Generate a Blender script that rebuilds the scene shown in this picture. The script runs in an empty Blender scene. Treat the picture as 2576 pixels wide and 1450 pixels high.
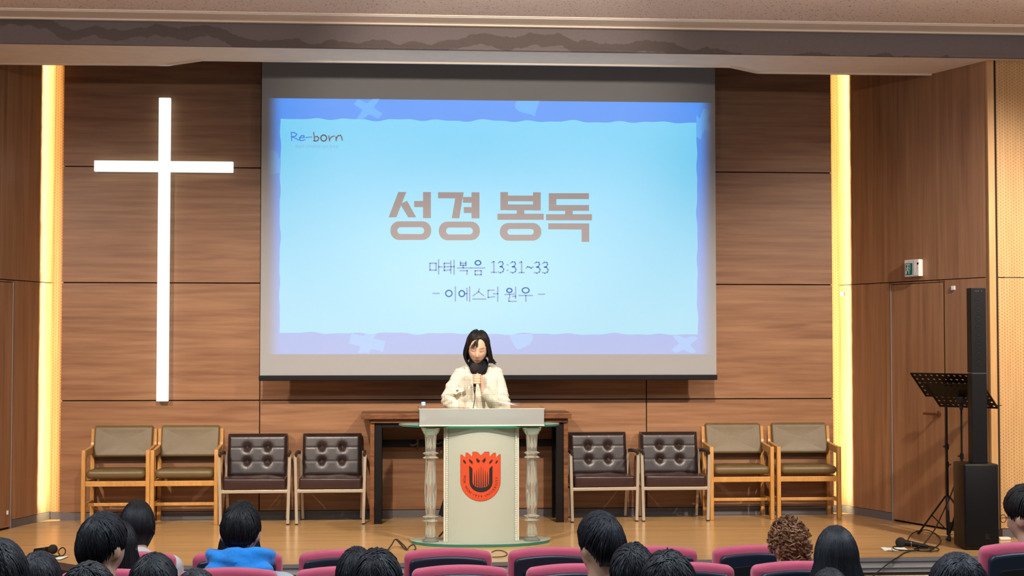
import bpy, bmesh, math, random
from mathutils import Vector, Matrix, Euler
random.seed(7)
SC = bpy.context.scene
COL = SC.collection

# ------------------------------------------------------------------ camera
FPX, YAW, PITCH, CAMH = 3640.0, 0.0741, 0.0362, 1.569
cam_d = bpy.data.cameras.new('camera'); cam = bpy.data.objects.new('camera', cam_d); COL.objects.link(cam)
cam_d.sensor_width = 36.0; cam_d.lens = FPX / 2576 * 36.0; cam_d.clip_end = 100
_f = Vector((math.sin(YAW)*math.cos(PITCH), math.cos(YAW)*math.cos(PITCH), math.sin(PITCH)))
_r = Vector((math.cos(YAW), -math.sin(YAW), 0)); _u = _r.cross(_f)
cam.matrix_world = Matrix(((_r.x, _u.x, -_f.x, 0), (_r.y, _u.y, -_f.y, 0), (_r.z, _u.z, -_f.z, CAMH), (0, 0, 0, 1)))
SC.camera = cam

# ------------------------------------------------------------------ world, lamps of the hall and added fills, exposure
w = bpy.data.worlds.new('hall_ambient'); SC.world = w; w.use_nodes = True
w.node_tree.nodes['Background'].inputs[0].default_value = (0.95, 0.90, 0.88, 1)
w.node_tree.nodes['Background'].inputs[1].default_value = 0.19
SC.view_settings.view_transform = 'Standard'; SC.view_settings.look = 'None'
SC.view_settings.exposure = 0.0; SC.view_settings.gamma = 1.0; SC.view_settings.use_curve_mapping = False

def lamp(kind, name, loc, aim, energy, color, **kw):
    d = bpy.data.lights.new(name, kind); o = bpy.data.objects.new(name, d); COL.objects.link(o)
    o.location = loc; o.rotation_euler = (Vector(aim) - Vector(loc)).to_track_quat('-Z', 'Y').to_euler()
    d.energy = energy; d.color = color
    for k, v in kw.items(): setattr(d, k, v)
    return o
WARM = (1.0, 0.85, 0.70)
# stage floods hung under the hall ceiling, aimed at the stage
for (sx, tx, e) in ((-4.2, -2.6, 560), (-1.1, -.4, 560), (2.0, 1.4, 560), (5.1, 4.1, 640)):
    lamp('SPOT', 'stage_flood', (sx, 8.05, 3.88), (tx, 12.6, 0.30), e*1.75, WARM, spot_size=math.radians(67), spot_blend=1.0, shadow_soft_size=0.07)
# added fill, no known fixture: lifts the upper part of the screen
lamp('SPOT', 'screen_fill', (0.75, 7.2, 3.60), (0.75, 12.56, 3.55), 420, WARM, spot_size=math.radians(44), spot_blend=.7, shadow_soft_size=0.06)
# ceiling panels over the audience
for (x, y) in ((-2.6, 5.6), (0.6, 5.6), (3.8, 5.6)):
    lamp('AREA', 'hall_panel', (x, y, 3.95), (x, y, 0), 95, (0.82, 0.92, 1.0), shape='RECTANGLE', size=1.6, size_y=0.6)

# added fill strip, no known fixture: brightens the hall ceiling board
lamp('AREA', 'ceiling_fill', (0.6, 8.9, 3.72), (0.6, 8.95, 4.05), 150, (1.0, .84, .74), shape='RECTANGLE', size=11.0, size_y=0.12)

# ------------------------------------------------------------------ helpers
def at(px, py, Y):
    """point of the place seen at photo pixel (px,py) at distance Y"""
    X, Z = (px-1288)/FPX, -(py-725)/FPX
    D, Z = math.cos(PITCH)-Z*math.sin(PITCH), math.sin(PITCH)+Z*math.cos(PITCH)
    x, y = X*math.cos(YAW)+D*math.sin(YAW), -X*math.sin(YAW)+D*math.cos(YAW)
    t = Y/y
    return Vector((x*t, Y, CAMH+Z*t))
def onfloor(px, py, z=0.0):
    p = at(px, py, 1.0); t = (z-CAMH)/(p.z-CAMH)
    return Vector((p.x*t, t, z))

def mnode(m, typ, **kw):
    n = m.node_tree.nodes.new(typ)
    for k, v in kw.items(): setattr(n, k, v)
    return n
def pmat(name, col, rough=0.5, metal=0.0, spec=0.5, emit=None, estr=0.0, bump=None, vary=0.0, trans=0.0, ior=1.45, sheen=0.0, vcol=False):
    """plain principled material; bump=(scale,strength); vary = noise tint amount"""
    m = bpy.data.materials.new(name); m.use_nodes = True
    nt = m.node_tree; b = nt.nodes['Principled BSDF']
    b.inputs['Base Color'].default_value = (*col, 1); b.inputs['Roughness'].default_value = rough
    b.inputs['Metallic'].default_value = metal; b.inputs['Specular IOR Level'].default_value = spec
    b.inputs['Transmission Weight'].default_value = trans; b.inputs['IOR'].default_value = ior
    b.inputs['Sheen Weight'].default_value = sheen
    if emit: b.inputs['Emission Color'].default_value = (*emit, 1); b.inputs['Emission Strength'].default_value = estr
    tc = mnode(m, 'ShaderNodeTexCoord')
    if vcol:
        a = mnode(m, 'ShaderNodeAttribute', attribute_name='Col'); nt.links.new(a.outputs['Color'], b.inputs['Base Color'])
    elif vary:
        n = mnode(m, 'ShaderNodeTexNoise'); n.inputs['Scale'].default_value = 9; n.inputs['Detail'].default_value = 5
        nt.links.new(tc.outputs['Object'], n.inputs['Vector'])
        r = mnode(m, 'ShaderNodeValToRGB'); r.color_ramp.elements[0].position = .3; r.color_ramp.elements[1].position = .7
        r.color_ramp.elements[0].color = (*[c*(1-vary) for c in col], 1); r.color_ramp.elements[1].color = (*[min(1, c*(1+vary)) for c in col], 1)
        nt.links.new(n.outputs['Fac'], r.inputs['Fac']); nt.links.new(r.outputs['Color'], b.inputs['Base Color'])
    if bump:
        n = mnode(m, 'ShaderNodeTexNoise'); n.inputs['Scale'].default_value = bump[0]; n.inputs['Detail'].default_value = 4
        nt.links.new(tc.outputs['Object'], n.inputs['Vector'])
        bp = mnode(m, 'ShaderNodeBump'); bp.inputs['Strength'].default_value = bump[1]; bp.inputs['Distance'].default_value = .01
        nt.links.new(n.outputs['Fac'], bp.inputs['Height']); nt.links.new(bp.outputs['Normal'], b.inputs['Normal'])
    return m
def wood(name, dark, light, stretch, rough=0.42, fine=1.0, spec=0.4):
    """streaked veneer: stretch = noise scale per axis"""
    m = bpy.data.materials.new(name); m.use_nodes = True; nt = m.node_tree; b = nt.nodes['Principled BSDF']
    tc = mnode(m, 'ShaderNodeTexCoord'); oi = mnode(m, 'ShaderNodeObjectInfo')
    mul = mnode(m, 'ShaderNodeMath', operation='MULTIPLY'); mul.inputs[1].default_value = 37.0
    nt.links.new(oi.outputs['Random'], mul.inputs[0])
    add = mnode(m, 'ShaderNodeVectorMath', operation='ADD')
    nt.links.new(tc.outputs['Object'], add.inputs[0]); nt.links.new(mul.outputs[0], add.inputs[1])
    outs = []
    for k, (s, d, ds) in enumerate(((1.0, 3, 1.2), (3.3*fine, 6, .3))):
        mp = mnode(m, 'ShaderNodeMapping'); mp.inputs['Scale'].default_value = [c*s for c in stretch]
        nt.links.new(add.outputs[0], mp.inputs['Vector'])
        n = mnode(m, 'ShaderNodeTexNoise'); n.inputs['Scale'].default_value = 1.0; n.inputs['Detail'].default_value = d
        n.inputs['Distortion'].default_value = ds
        nt.links.new(mp.outputs[0], n.inputs['Vector']); outs.append(n.outputs['Fac'])
    mx = mnode(m, 'ShaderNodeMix', data_type='FLOAT'); mx.inputs[0].default_value = .5
    nt.links.new(outs[0], mx.inputs[2]); nt.links.new(outs[1], mx.inputs[3])
    r = mnode(m, 'ShaderNodeValToRGB'); r.color_ramp.elements[0].position = .34; r.color_ramp.elements[1].position = .66
    r.color_ramp.elements[0].color = (*dark, 1); r.color_ramp.elements[1].color = (*light, 1)
    nt.links.new(mx.outputs[0], r.inputs['Fac']); nt.links.new(r.outputs['Color'], b.inputs['Base Color'])
    b.inputs['Roughness'].default_value = rough; b.inputs['Specular IOR Level'].default_value = spec
    return m
def perforated(name, dark, light, pitch, hole):
    """light veneer drilled with staggered slots, pattern on the x-z plane"""
    m = wood(name, dark, light, (14, 14, .8), .5); nt = m.node_tree; b = nt.nodes['Principled BSDF']
    src = b.inputs['Base Color'].links[0].from_socket
    tc = mnode(m, 'ShaderNodeTexCoord'); sp = mnode(m, 'ShaderNodeSeparateXYZ'); nt.links.new(tc.outputs['Object'], sp.inputs[0])
    def M(op, a, bb=None, c=None):
        n = mnode(m, 'ShaderNodeMath', operation=op)
        for i, v in enumerate((a, bb, c)):
            if v is None: continue
            if isinstance(v, (int, float)): n.inputs[i].default_value = v
            else: nt.links.new(v, n.inputs[i])
        return n.outputs[0]
    col = M('DIVIDE', sp.outputs['X'], pitch[0]); ci = M('FLOOR', col)
    odd = M('MULTIPLY', M('MODULO', M('ABSOLUTE', ci), 2.0), .5)
    row = M('ADD', M('DIVIDE', sp.outputs['Z'], pitch[1]), odd)
    fx = M('MULTIPLY', M('SUBTRACT', M('FRACT', col), .5), pitch[0]); fz = M('MULTIPLY', M('SUBTRACT', M('FRACT', row), .5), pitch[1])
    d = M('ADD', M('POWER', M('DIVIDE', M('ABSOLUTE', fx), hole[0]), 2.0), M('POWER', M('DIVIDE', M('ABSOLUTE', fz), hole[1]), 2.0))
    msk = M('LESS_THAN', d, 1.0)
    mx = mnode(m, 'ShaderNodeMix', data_type='RGBA'); nt.links.new(msk, mx.inputs[0]); nt.links.new(src, mx.inputs[6]); mx.inputs[7].default_value = (.24, .125, .045, 1)
    nt.links.new(mx.outputs[2], b.inputs['Base Color'])
    return m
def clear(name, tint, rough=0.02, gloss=1.0, ior=1.5):
    """thin clear sheet: light passes, the surface mirrors by its Fresnel term"""
    m = bpy.data.materials.new(name); m.use_nodes = True; nt = m.node_tree
    out = nt.nodes['Material Output']; nt.nodes.remove(nt.nodes['Principled BSDF'])
    t = mnode(m, 'ShaderNodeBsdfTransparent'); t.inputs[0].default_value = (*tint, 1)
    g = mnode(m, 'ShaderNodeBsdfGlossy'); g.inputs['Roughness'].default_value = rough; g.inputs[0].default_value = (gloss, gloss, gloss, 1)
    lw_ = mnode(m, 'ShaderNodeLayerWeight'); lw_.inputs[0].default_value = .5
    pw = mnode(m, 'ShaderNodeMath', operation='POWER'); nt.links.new(lw_.outputs['Facing'], pw.inputs[0]); pw.inputs[1].default_value = 5.0
    f = mnode(m, 'ShaderNodeMath', operation='MULTIPLY_ADD'); nt.links.new(pw.outputs[0], f.inputs[0]); f.inputs[1].default_value = .7; f.inputs[2].default_value = .045
    mx = mnode(m, 'ShaderNodeMixShader'); nt.links.new(f.outputs[0], mx.inputs[0]); nt.links.new(t.outputs[0], mx.inputs[1]); nt.links.new(g.outputs[0], mx.inputs[2])
    nt.links.new(mx.outputs[0], out.inputs[0]); return m
def frosted(name, col, see=0.12, transl=0.4):
    m = bpy.data.materials.new(name); m.use_nodes = True; nt = m.node_tree
    out = nt.nodes['Material Output']; b = nt.nodes['Principled BSDF']
    b.inputs['Base Color'].default_value = (*col, 1); b.inputs['Roughness'].default_value = .3
    tl = mnode(m, 'ShaderNodeBsdfTranslucent'); tl.inputs[0].default_value = (*col, 1)
    tr = mnode(m, 'ShaderNodeBsdfTransparent'); tr.inputs[0].default_value = (*col, 1)
    m1 = mnode(m, 'ShaderNodeMixShader'); m1.inputs[0].default_value = transl; nt.links.new(b.outputs[0], m1.inputs[1]); nt.links.new(tl.outputs[0], m1.inputs[2])
    m2 = mnode(m, 'ShaderNodeMixShader'); m2.inputs[0].default_value = see; nt.links.new(m1.outputs[0], m2.inputs[1]); nt.links.new(tr.outputs[0], m2.inputs[2])
    nt.links.new(m2.outputs[0], out.inputs[0]); return m

def link(name, mesh, mats, parent=None, smooth=False):
    o = bpy.data.objects.new(name, mesh); COL.objects.link(o)
    for mm in (mats if isinstance(mats, (list, tuple)) else [mats]): mesh.materials.append(mm)
    if smooth:
        mesh.polygons.foreach_set('use_smooth', [True]*len(mesh.polygons))
        if smooth != 'all':
            try: mesh.set_sharp_from_angle(angle=math.radians(40))
            except Exception: pass
    if parent: o.parent = parent
    return o
def tag(o, label=None, cat=None, group=None, kind=None):
    for k, v in (('label', label), ('category', cat), ('group', group), ('kind', kind)):
        if v: o[k] = v
    return o
def empty(name, loc=(0, 0, 0), rz=0.0):
    o = bpy.data.objects.new(name, None); COL.objects.link(o); o.location = loc; o.rotation_euler = (0, 0, rz); o.empty_display_size = .1
    return o
def copy_tree(o, parent=None):
    c = o.copy(); COL.objects.link(c); c.parent = parent
    for ch in list(o.children): copy_tree(ch, c)
    return c

class MB:
    def __init__(s): s.v, s.f, s.mi, s.m = [], [], [], 0
    def add(s, vs, fs):
        o = len(s.v); s.v += [Vector(p) for p in vs]; s.f += [tuple(i+o for i in f) for f in fs]; s.mi += [s.m]*len(fs); return s
    def box(s, a, b, bev=0.0):
        x0, y0, z0 = a; x1, y1, z1 = b
        if bev <= 0:
            vs = [(x, y, z) for z in (z0, z1) for y in (y0, y1) for x in (x0, x1)]
            return s.add(vs, [(0, 2, 3, 1), (4, 5, 7, 6), (0, 1, 5, 4), (2, 6, 7, 3), (0, 4, 6, 2), (1, 3, 7, 5)])
        bm = bmesh.new(); bmesh.ops.create_cube(bm, size=1)
        for v in bm.verts: v.co = Vector(((x0+x1)/2+v.co.x*(x1-x0), (y0+y1)/2+v.co.y*(y1-y0), (z0+z1)/2+v.co.z*(z1-z0)))
        bmesh.ops.bevel(bm, geom=list(bm.edges), offset=bev, segments=2 if bev < .012 else 3, profile=.5, affect='EDGES')
        return s.frombm(bm)
    def frombm(s, bm, M=None):
        bm.verts.index_update(); vs = [(M @ v.co) if M else v.co.copy() for v in bm.verts]; fs = [[v.index for v in f.verts] for f in bm.faces]; bm.free()
        return s.add(vs, fs)
    def tube(s, pts, r, n=8, cap=True, flat=1.0):
        pts = [Vector(p) for p in pts]; k = len(pts); R = r if isinstance(r, (list, tuple)) else [r]*k
        t0 = (pts[1]-pts[0]).normalized(); up = Vector((0, 0, 1)) if abs(t0.z) < .9 else Vector((1, 0, 0))
        nrm = (up - t0*up.dot(t0)).normalized(); vs = []; fs = []
        for i, p in enumerate(pts):
            t = (pts[min(i+1, k-1)]-pts[max(i-1, 0)])
            t = t.normalized() if t.length > 1e-9 else t0
            nrm = (nrm - t*nrm.dot(t)); nrm = nrm.normalized() if nrm.length > 1e-6 else t.orthogonal().normalized()
            bn = t.cross(nrm)
            for j in range(n):
                a = 2*math.pi*j/n; vs.append(p + nrm*(math.cos(a)*R[i]) + bn*(math.sin(a)*R[i]*flat))
        for i in range(k-1):
            for j in range(n): fs.append((i*n+j, i*n+(j+1) % n, (i+1)*n+(j+1) % n, (i+1)*n+j))
        if cap: fs.append(tuple(reversed(range(n)))); fs.append(tuple((k-1)*n+j for j in range(n)))
        return s.add(vs, fs)
    def bar(s, a, b, w, h, up=(0, 0, 1)):
        """rectangular bar from a to b, w across, h along up"""
        a, b = Vector(a), Vector(b); t = (b-a).normalized(); u = Vector(up); u = (u-t*u.dot(t)).normalized(); r = t.cross(u)
        vs = [p + r*(i*w/2) + u*(j*h/2) for p in (a, b) for j in (-1, 1) for i in (-1, 1)]
        return s.add(vs, [(0, 1, 3, 2), (4, 6, 7, 5), (0, 4, 5, 1), (2, 3, 7, 6), (0, 2, 6, 4), (1, 5, 7, 3)])
    def lathe(s, prof, n=24, c=(0, 0, 0), M=None, rot=0.0):
        vs = []; fs = []; c = Vector(c)
        for (r, z) in prof:
            for j in range(n):
                a = 2*math.pi*j/n+rot; p = Vector((r*math.cos(a), r*math.sin(a), z)); vs.append((M @ p if M else p)+c)
        k = len(prof)
        for i in range(k-1):
            for j in range(n): fs.append((i*n+j, i*n+(j+1) % n, (i+1)*n+(j+1) % n, (i+1)*n+j))
        fs.append(tuple(reversed(range(n)))); fs.append(tuple((k-1)*n+j for j in range(n)))
        return s.add(vs, fs)
    def ell(s, c, r, M=None, nu=20, nv=12):
        c = Vector(c); vs = []; fs = []
        for i in range(nv+1):
            th = math.pi*i/nv
            for j in range(nu):
                ph = 2*math.pi*j/nu; p = Vector((r[0]*math.sin(th)*math.cos(ph), r[1]*math.sin(th)*math.sin(ph), r[2]*math.cos(th)))
                vs.append((M @ p if M else p)+c)
        for i in range(nv):
            for j in range(nu): fs.append((i*nu+j, (i+1)*nu+j, (i+1)*nu+(j+1) % nu, i*nu+(j+1) % nu))
        return s.add(vs, fs)
    def prism(s, pts, vec):
        """closed planar outline swept along vec"""
        n = len(pts); vec = Vector(vec); vs = [Vector(p) for p in pts]+[Vector(p)+vec for p in pts]
        fs = [tuple(range(n)), tuple(reversed(range(n, 2*n)))]+[(i, i+n, (i+1) % n+n, (i+1) % n) for i in range(n)]
        return s.add(vs, fs)
    def slab(s, out, th, bev, M, seg=3, dome=0.0):
        """pillow: 2D outline (u,v), thickness th along w, rounded rims; M maps (u,v,w)"""
        n = len(out); P = [Vector((p[0], p[1])) for p in out]; area = sum(P[i].x*P[(i+1) % n].y-P[(i+1) % n].x*P[i].y for i in range(n))
        if area < 0: P.reverse()
        N = []
        for i in range(n):
            e1 = (P[i]-P[i-1]).normalized(); e2 = (P[(i+1) % n]-P[i]).normalized(); t = (e1+e2); t = t.normalized() if t.length > 1e-6 else e1
            c = max(.5, t.dot(e1)); N.append(Vector((t.y, -t.x))/c)
        rings = [(-bev*(1-math.sin(a)), bev*(1-math.cos(a))) for a in [math.pi/2*k/seg for k in range(seg+1)]]
        # from front rim inwards: inset, depth
        prof = [(bev*(1-math.sin(a)), bev*(1-math.cos(a))) for a in [math.pi/2*k/seg for k in range(seg+1)]]
        prof = prof + [(i_, th-d_) for (i_, d_) in reversed(prof)]
        vs = []; fs = []
        for (ins, d) in prof:
            for i in range(n): q = P[i]-N[i]*ins; vs.append((q.x, q.y, d))
        k = len(prof)
        for a in range(k-1):
            for j in range(n): fs.append((a*n+j, a*n+(j+1) % n, (a+1)*n+(j+1) % n, (a+1)*n+j))
        cx = sum(p.x for p in P)/n; cy = sum(p.y for p in P)/n
        for base, d0, sg in ((0, 0, -1), ((k-1)*n, th, 1)):
            if not dome: fs.append(tuple(range(base, base+n))); continue
            prev = base
            for r_ in range(1, 6):
                f_ = 1-r_/6.0; o_ = len(vs)
                for j in range(n): b_ = Vector(vs[base+j]); vs.append((cx+(b_.x-cx)*f_, cy+(b_.y-cy)*f_, d0+sg*dome*math.sin(math.pi/2*r_/6)))
                for j in range(n): fs.append((prev+j, prev+(j+1) % n, o_+(j+1) % n, o_+j))
                prev = o_
            fs.append(tuple(range(prev, prev+n)))
        return s.add([M @ Vector(v) for v in vs], fs)
    def mesh(s, name):
        me = bpy.data.meshes.new(name); me.from_pydata([tuple(v) for v in s.v], [], s.f); me.update()
        return me
    def build(s, name, mats, parent=None, smooth=False, normals=True):
        me = s.mesh(name)
        o = link(name, me, mats, parent, smooth)
        if any(s.mi): me.polygons.foreach_set('material_index', s.mi)
        if normals:
            bm = bmesh.new(); bm.from_mesh(me); bmesh.ops.recalc_face_normals(bm, faces=bm.faces); bm.to_mesh(me); bm.free()
        return o
def rrect(x0, z0, x1, z1, r, n=5):
    pts = []
    for (cx, cz, a0) in ((x1-r, z1-r, 0), (x0+r, z1-r, 90), (x0+r, z0+r, 180), (x1-r, z0+r, 270)):
        for k in range(n+1):
            a = math.radians(a0+90*k/n); pts.append((cx+r*math.cos(a), cz+r*math.sin(a)))
    return pts
XZ = Matrix(((1, 0, 0), (0, 0, 1), (0, 1, 0)))      # (u,v,w)->(x,z,y): w grows away from the viewer
XY = Matrix(((1, 0, 0), (0, 1, 0), (0, 0, 1)))
def catmull(pts, per=6):
    pts = [Vector(p) for p in pts]; out = []
    for i in range(len(pts)-1):
        p0, p1, p2, p3 = pts[max(i-1, 0)], pts[i], pts[i+1], pts[min(i+2, len(pts)-1)]
        for k in range(per):
            t = k/per; out.append(.5*((2*p1)+(p2-p0)*t+(2*p0-5*p1+4*p2-p3)*t*t+(3*p1-p0-3*p2+p3)*t**3))
    out.append(pts[-1]); return out

# ------------------------------------------------------------------ materials
M = {}
M['back'] = wood('walnut_veneer_horizontal', (.190, .083, .038), (.325, .168, .083), (.55, 1, 9.5), .45)
M['side'] = wood('walnut_veneer_vertical', (.225, .106, .050), (.375, .200, .100), (8.5, 8.5, .35), .42)
M['perf'] = perforated('perforated_maple', (.52, .30, .12), (.62, .38, .165), (.0215, .0265), (.0030, .0052))
M['maple'] = wood('maple_edge', (.50, .28, .11), (.60, .36, .155), (14, 14, .8))
M['floor'] = wood('stage_boards', (.38, .222, .088), (.53, .33, .147), (.45, 11, 1), .2, 2.0, .5)
M['void'] = pmat('dark_gap', (.03, .015, .008), .9)
M['base'] = pmat('grey_vinyl_skirting', (.125, .118, .125), .45)
M['soffit'] = pmat('painted_plaster', (.93, .86, .78), .7, vary=.035, bump=(6, .2))
M['tile'] = pmat('acoustic_board', (.46, .36, .315), .85, bump=(60, .9), vary=.06)
M['fascia'] = None
M['trim'] = pmat('cream_gloss_moulding', (.85, .77, .68), .3)
M['alu'] = pmat('brushed_aluminium', (.70, .68, .66), .3, .85)
M['riser'] = pmat('grey_riser', (.30, .29, .29), .5)
M['black'] = pmat('matt_black', (.006, .006, .007), .55, spec=.2)
M['blackm'] = pmat('black_powder_coat', (.007, .006, .006), .42, spec=.25)
M['carpet'] = pmat('hall_carpet', (.10, .085, .085), .95, bump=(220, .4), vary=.2)
M['tan_wood'] = wood('oak_frame', (.42, .20, .050), (.55, .295, .088), (9, 9, 2.0), .35, 2)
M['olive'] = pmat('olive_vinyl', (.120, .082, .032), .42, bump=(140, .12), vary=.08)
M['leather'] = pmat('brown_leather', (.020, .011, .010), .33, bump=(120, .05), vary=.25, spec=.6)
M['leather_seat'] = pmat('brown_leather_seat', (.032, .014, .012), .33, bump=(60, .10), vary=.2, spec=.55)
M['champ'] = pmat('champagne_metal', (.50, .43, .34), .38, .55)
M['table'] = wood('rustic_walnut', (.060, .024, .012), (.23, .095, .038), (1.6, 9, 9), .35, 2.4)
M['rubber'] = pmat('black_rubber', (.01, .01, .01), .7)
M['chrome'] = pmat('chrome', (.6, .6, .6), .15, 1.0)
M['bronze'] = pmat('bronze_handle', (.22, .11, .06), .3, .9)
M['white'] = pmat('white_plastic', (.72, .70, .70), .4)
M['green'] = pmat('exit_green', (.0, .16, .12), .4)
M['paper'] = pmat('paper', (.66, .70, .62), .7)

# ------------------------------------------------------------------ the setting
YW = 12.91
def struct(o, name=None): o['kind'] = 'structure'; return o
m = MB(); m.box((-7, 10.285, -.62), (7, 13.2, 0)); floor = struct(m.build('floor', M['floor']))
def fpart(name, z0, z1, y0, mat): q = MB(); q.box((-7, y0, z0), (7, 10.284, z1)); return q.build(name, mat, floor)
fpart('nosing', -.024, .003, 10.262, M['alu']); fpart('riser_band', -.066, -.024, 10.272, M['riser']); fpart('riser_strip', -.072, -.066, 10.264, M['alu'])
fpart('riser_panel', -.104, -.072, 10.275, M['riser']); fpart('riser_gap', -.128, -.104, 10.281, M['void']); fpart('riser_ledge', -.142, -.128, 10.255, M['trim']); fpart('riser_foot', -.62, -.142, 10.276, M['riser'])
m = MB()
for (y0, y1, z) in ((9.0, 10.27, -.56), (7.9, 9.0, -.48), (6.98, 7.9, -.39), (6.30, 6.98, -.375), (5.62, 6.30, -.33), (4.94, 5.62, -.27), (4.26, 4.94, -.20), (-2, 4.26, -.13)):
    m.box((-7, y0, z-.3), (7, y1, z))
struct(m.build('floor_lower', M['carpet']))

# back wall: perforated ground wall with veneer panels standing 9 cm proud of it
wall_back = struct((lambda q: (q.box((-3.4, 13.02, 0), (4.3, 13.16, 4.75)), q.build('wall_back', M['perf']))[1])(MB()))
q = MB(); q.box((-2.983, 12.9325, .07), (3.874, 12.938, 4.55)); q.box((-2.86, 12.938, .08), (3.75, 13.02, 4.6)); q.build('framing_light_stop', M['void'], wall_back)  # framing, plus an unseen sheet added to stop cove light at the seams
cols = (-2.99, -1.271, .45, 2.17, 3.881); rows = (.072, 1.041, 2.075, 3.097, 4.55)
for i in range(4):
    for j in range(4):
        q = MB(); g = .0045
        q.box((cols[i]+(g if i else 0), YW, rows[j]+(g if j else 0)), (cols[i+1]-(g if i < 3 else 0), YW+.022, rows[j+1]-g), .0015)
        q.build('panel', M['back'], wall_back)
bb = struct((lambda q: (q.box((-2.985, YW+.004, 0), (3.876, YW+.02, .066)), q.build('baseboard_back', M['base']))[1])(MB()))
q = MB(); q.box((-3.09, 13.005, 0), (-2.985, 13.02, .066)); q.box((3.876, 13.005, 0), (3.98, 13.02, .066)); q.build('baseboard_return', M['base'], bb)

# splayed side walls
RP0, RK = Vector((3.975, 13.02)), .3858
LP0, LK = Vector((-3.089, 13.02)), -.298
def rw(y, k=0.0):   # point on right splay, k metres in front of it (towards the stage)
    n = Vector((-1, -RK)).normalized(); return Vector((RP0.x+RK*(RP0.y-y), y))+n*k
def lw(y, k=0.0):
    n = Vector((1, LK)).normalized(); return Vector((LP0.x+LK*(LP0.y-y), y))+n*k
def plate(fn, y0, y1, z0, z1, k0, k1, name, mat, parent=None):
    pts = [fn(y0, k0), fn(y1, k0), fn(y1, k1), fn(y0, k1)]
    q = MB(); q.prism([(p.x, p.y, z0) for p in pts], (0, 0, z1-z0)); return q.build(name, mat, parent)
wr = struct(plate(rw, 13.1, 11.22, 0, 4.75, -.14, -.022, 'wall_right', M['void']))
wl = struct(plate(lw, 13.1, 10.2, 0, 4.75, -.14, -.022, 'wall_left', M['void']))
g = .004
for (fn, par, segs) in ((rw, wr, ((13.02, 12.365, .072, 2.071), (13.02, 11.24, 2.078, 4.6), (11.722, 11.24, .072, 2.071))),
                        (lw, wl, ((13.02, 12.42, .072, 2.071), (13.02, 10.3, 2.078, 4.6), (11.5, 10.3, .072, 2.071)))):
    for (y0, y1, z0, z1) in segs: plate(fn, y0, y1, z0, z1, -.022, 0, 'panel', M['side'], par)
bbr = struct(plate(rw, 13.015, 12.365, 0, .068, -.022, -.004, 'baseboard_right', M['base']))
bbl = struct(plate(lw, 13.015, 12.42, 0, .068, -.022, -.004, 'baseboard_left', M['base']))
# doors in the splays
def door(fn, name, ya, yb, hinge_y):
    d = struct(plate(fn, ya-.012, yb+.012, .018, 2.052, -.022, -.002, name, M['side']))
    plate(fn, ya-.004, yb+.004, 2.058, 2.070, -.022, -.001, 'door_head', M['side'], d)
    plate(fn, ya, ya-.008, .0, 2.058, -.022, .001, 'door_seal', M['riser'], d)
    plate(fn, ya-.02, yb+.02, .018, .030, -.002, .002, 'door_sweep', M['side'], d)
    return d
d1 = door(rw, 'door_1', 12.357, 11.73, 12.357); d2 = door(lw, 'door_2', 12.412, 11.51, 12.412)
p = rw(11.80, .0); nrm = Vector((-1, -RK, 0)).normalized(); alongv = Vector((-RK, 1, 0)).normalized()
c0 = Vector((p.x, p.y, .955)); Mr = nrm.to_track_quat('Z', 'Y').to_matrix()
hnd = MB(); hnd.lathe([(.026, 0), (.026, .006), (.02, .01), (.009, .012), (.009, .05)], 18, c0, Mr)
tip = c0+nrm*.048; hnd.tube([tip-alongv*.006, tip+alongv*.05, tip+alongv*.13], [.012, .0105, .010], 10); hnd.build('door_handle', M['bronze'], d1, True)
# small wall plates
def wallplate(fn, nrm2, y, z, wd, ht, label, name='switch_plate', mat=None):
    p = fn(y, .002); n = Vector((nrm2[0], nrm2[1], 0)).normalized(); t = Vector((-n.y, n.x, 0)); c = Vector((p.x, p.y, z))
    q = MB(); q.slab(rrect(-wd/2, -ht/2, wd/2, ht/2, min(wd, ht)*.15), .010, .003, Matrix((t, Vector((0, 0, 1)), n)).transposed())
    q.v = [v+c for v in q.v]; o = q.build(name, mat or M['white'], None, True); tag(o, label, 'switch'); return o
wallplate(rw, (-1, -RK), 13.005-.04, 1.992, .05, .035, 'small white plate on the glowing strip of the right wall')
wallplate(rw, (-1, -RK), 11.62, 2.0, .045, .036, 'small white plate high on the right wall above the music stands')
wallplate(lw, (1, LK), 12.35, .139, .022, .035, 'tiny white plate low on the left door', 'door_sticker')
# perforated return wall beside the right splay, and its twin on the left
q = MB(); q.box((4.69, 11.245, .075), (7, 11.33, 2.068)); q.box((4.69, 11.245, 2.076), (7, 11.33, 4.7)); wsr = struct(q.build('wall_side_right', M['perf']))
q = MB(); q.box((4.655, 11.225, .07), (4.71, 11.32, 4.7), .003); q.build('corner_post', M['maple'], wsr)
struct((lambda q: (q.box((4.66, 11.25, 0), (7, 11.262, .072)), q.build('baseboard_side_right', M['base']))[1])(MB()))
q = MB(); q.box((-7, 10.2, 0), (-3.93, 10.3, 4.7)); struct(q.build('wall_side_left', M['perf']))

# ceiling: stage soffit, stained fascia beam, cream moulding, acoustic board
SZ, FY = 3.818, 11.15
sof = [(-4.2, FY), (5.4, FY), (5.4, 11.85), (2.95, 11.885), (2.66, 11.64), (-1.62, 11.67), (-1.93, 11.90), (-4.2, 11.98)]
q = MB(); q.prism([(x, y, SZ) for x, y in sof], (0, 0, .16)); cs = struct(q.build('ceiling_soffit', M['soffit']))
q = MB(); back = sof[2:]
for k in range(len(back)-1):
    a, b = Vector((*back[k], SZ-.004)), Vector((*back[k+1], SZ-.004))
    q.bar(a+Vector((0, -.012, 0)), b+Vector((0, -.012, 0)), .024, .018)
q.build('edge_trim', M['trim'], cs)
q = MB(); q.box((-8, 11.0, 4.74), (8, 13.3, 4.85)); struct(q.build('ceiling_stage', M['void']))
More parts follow.
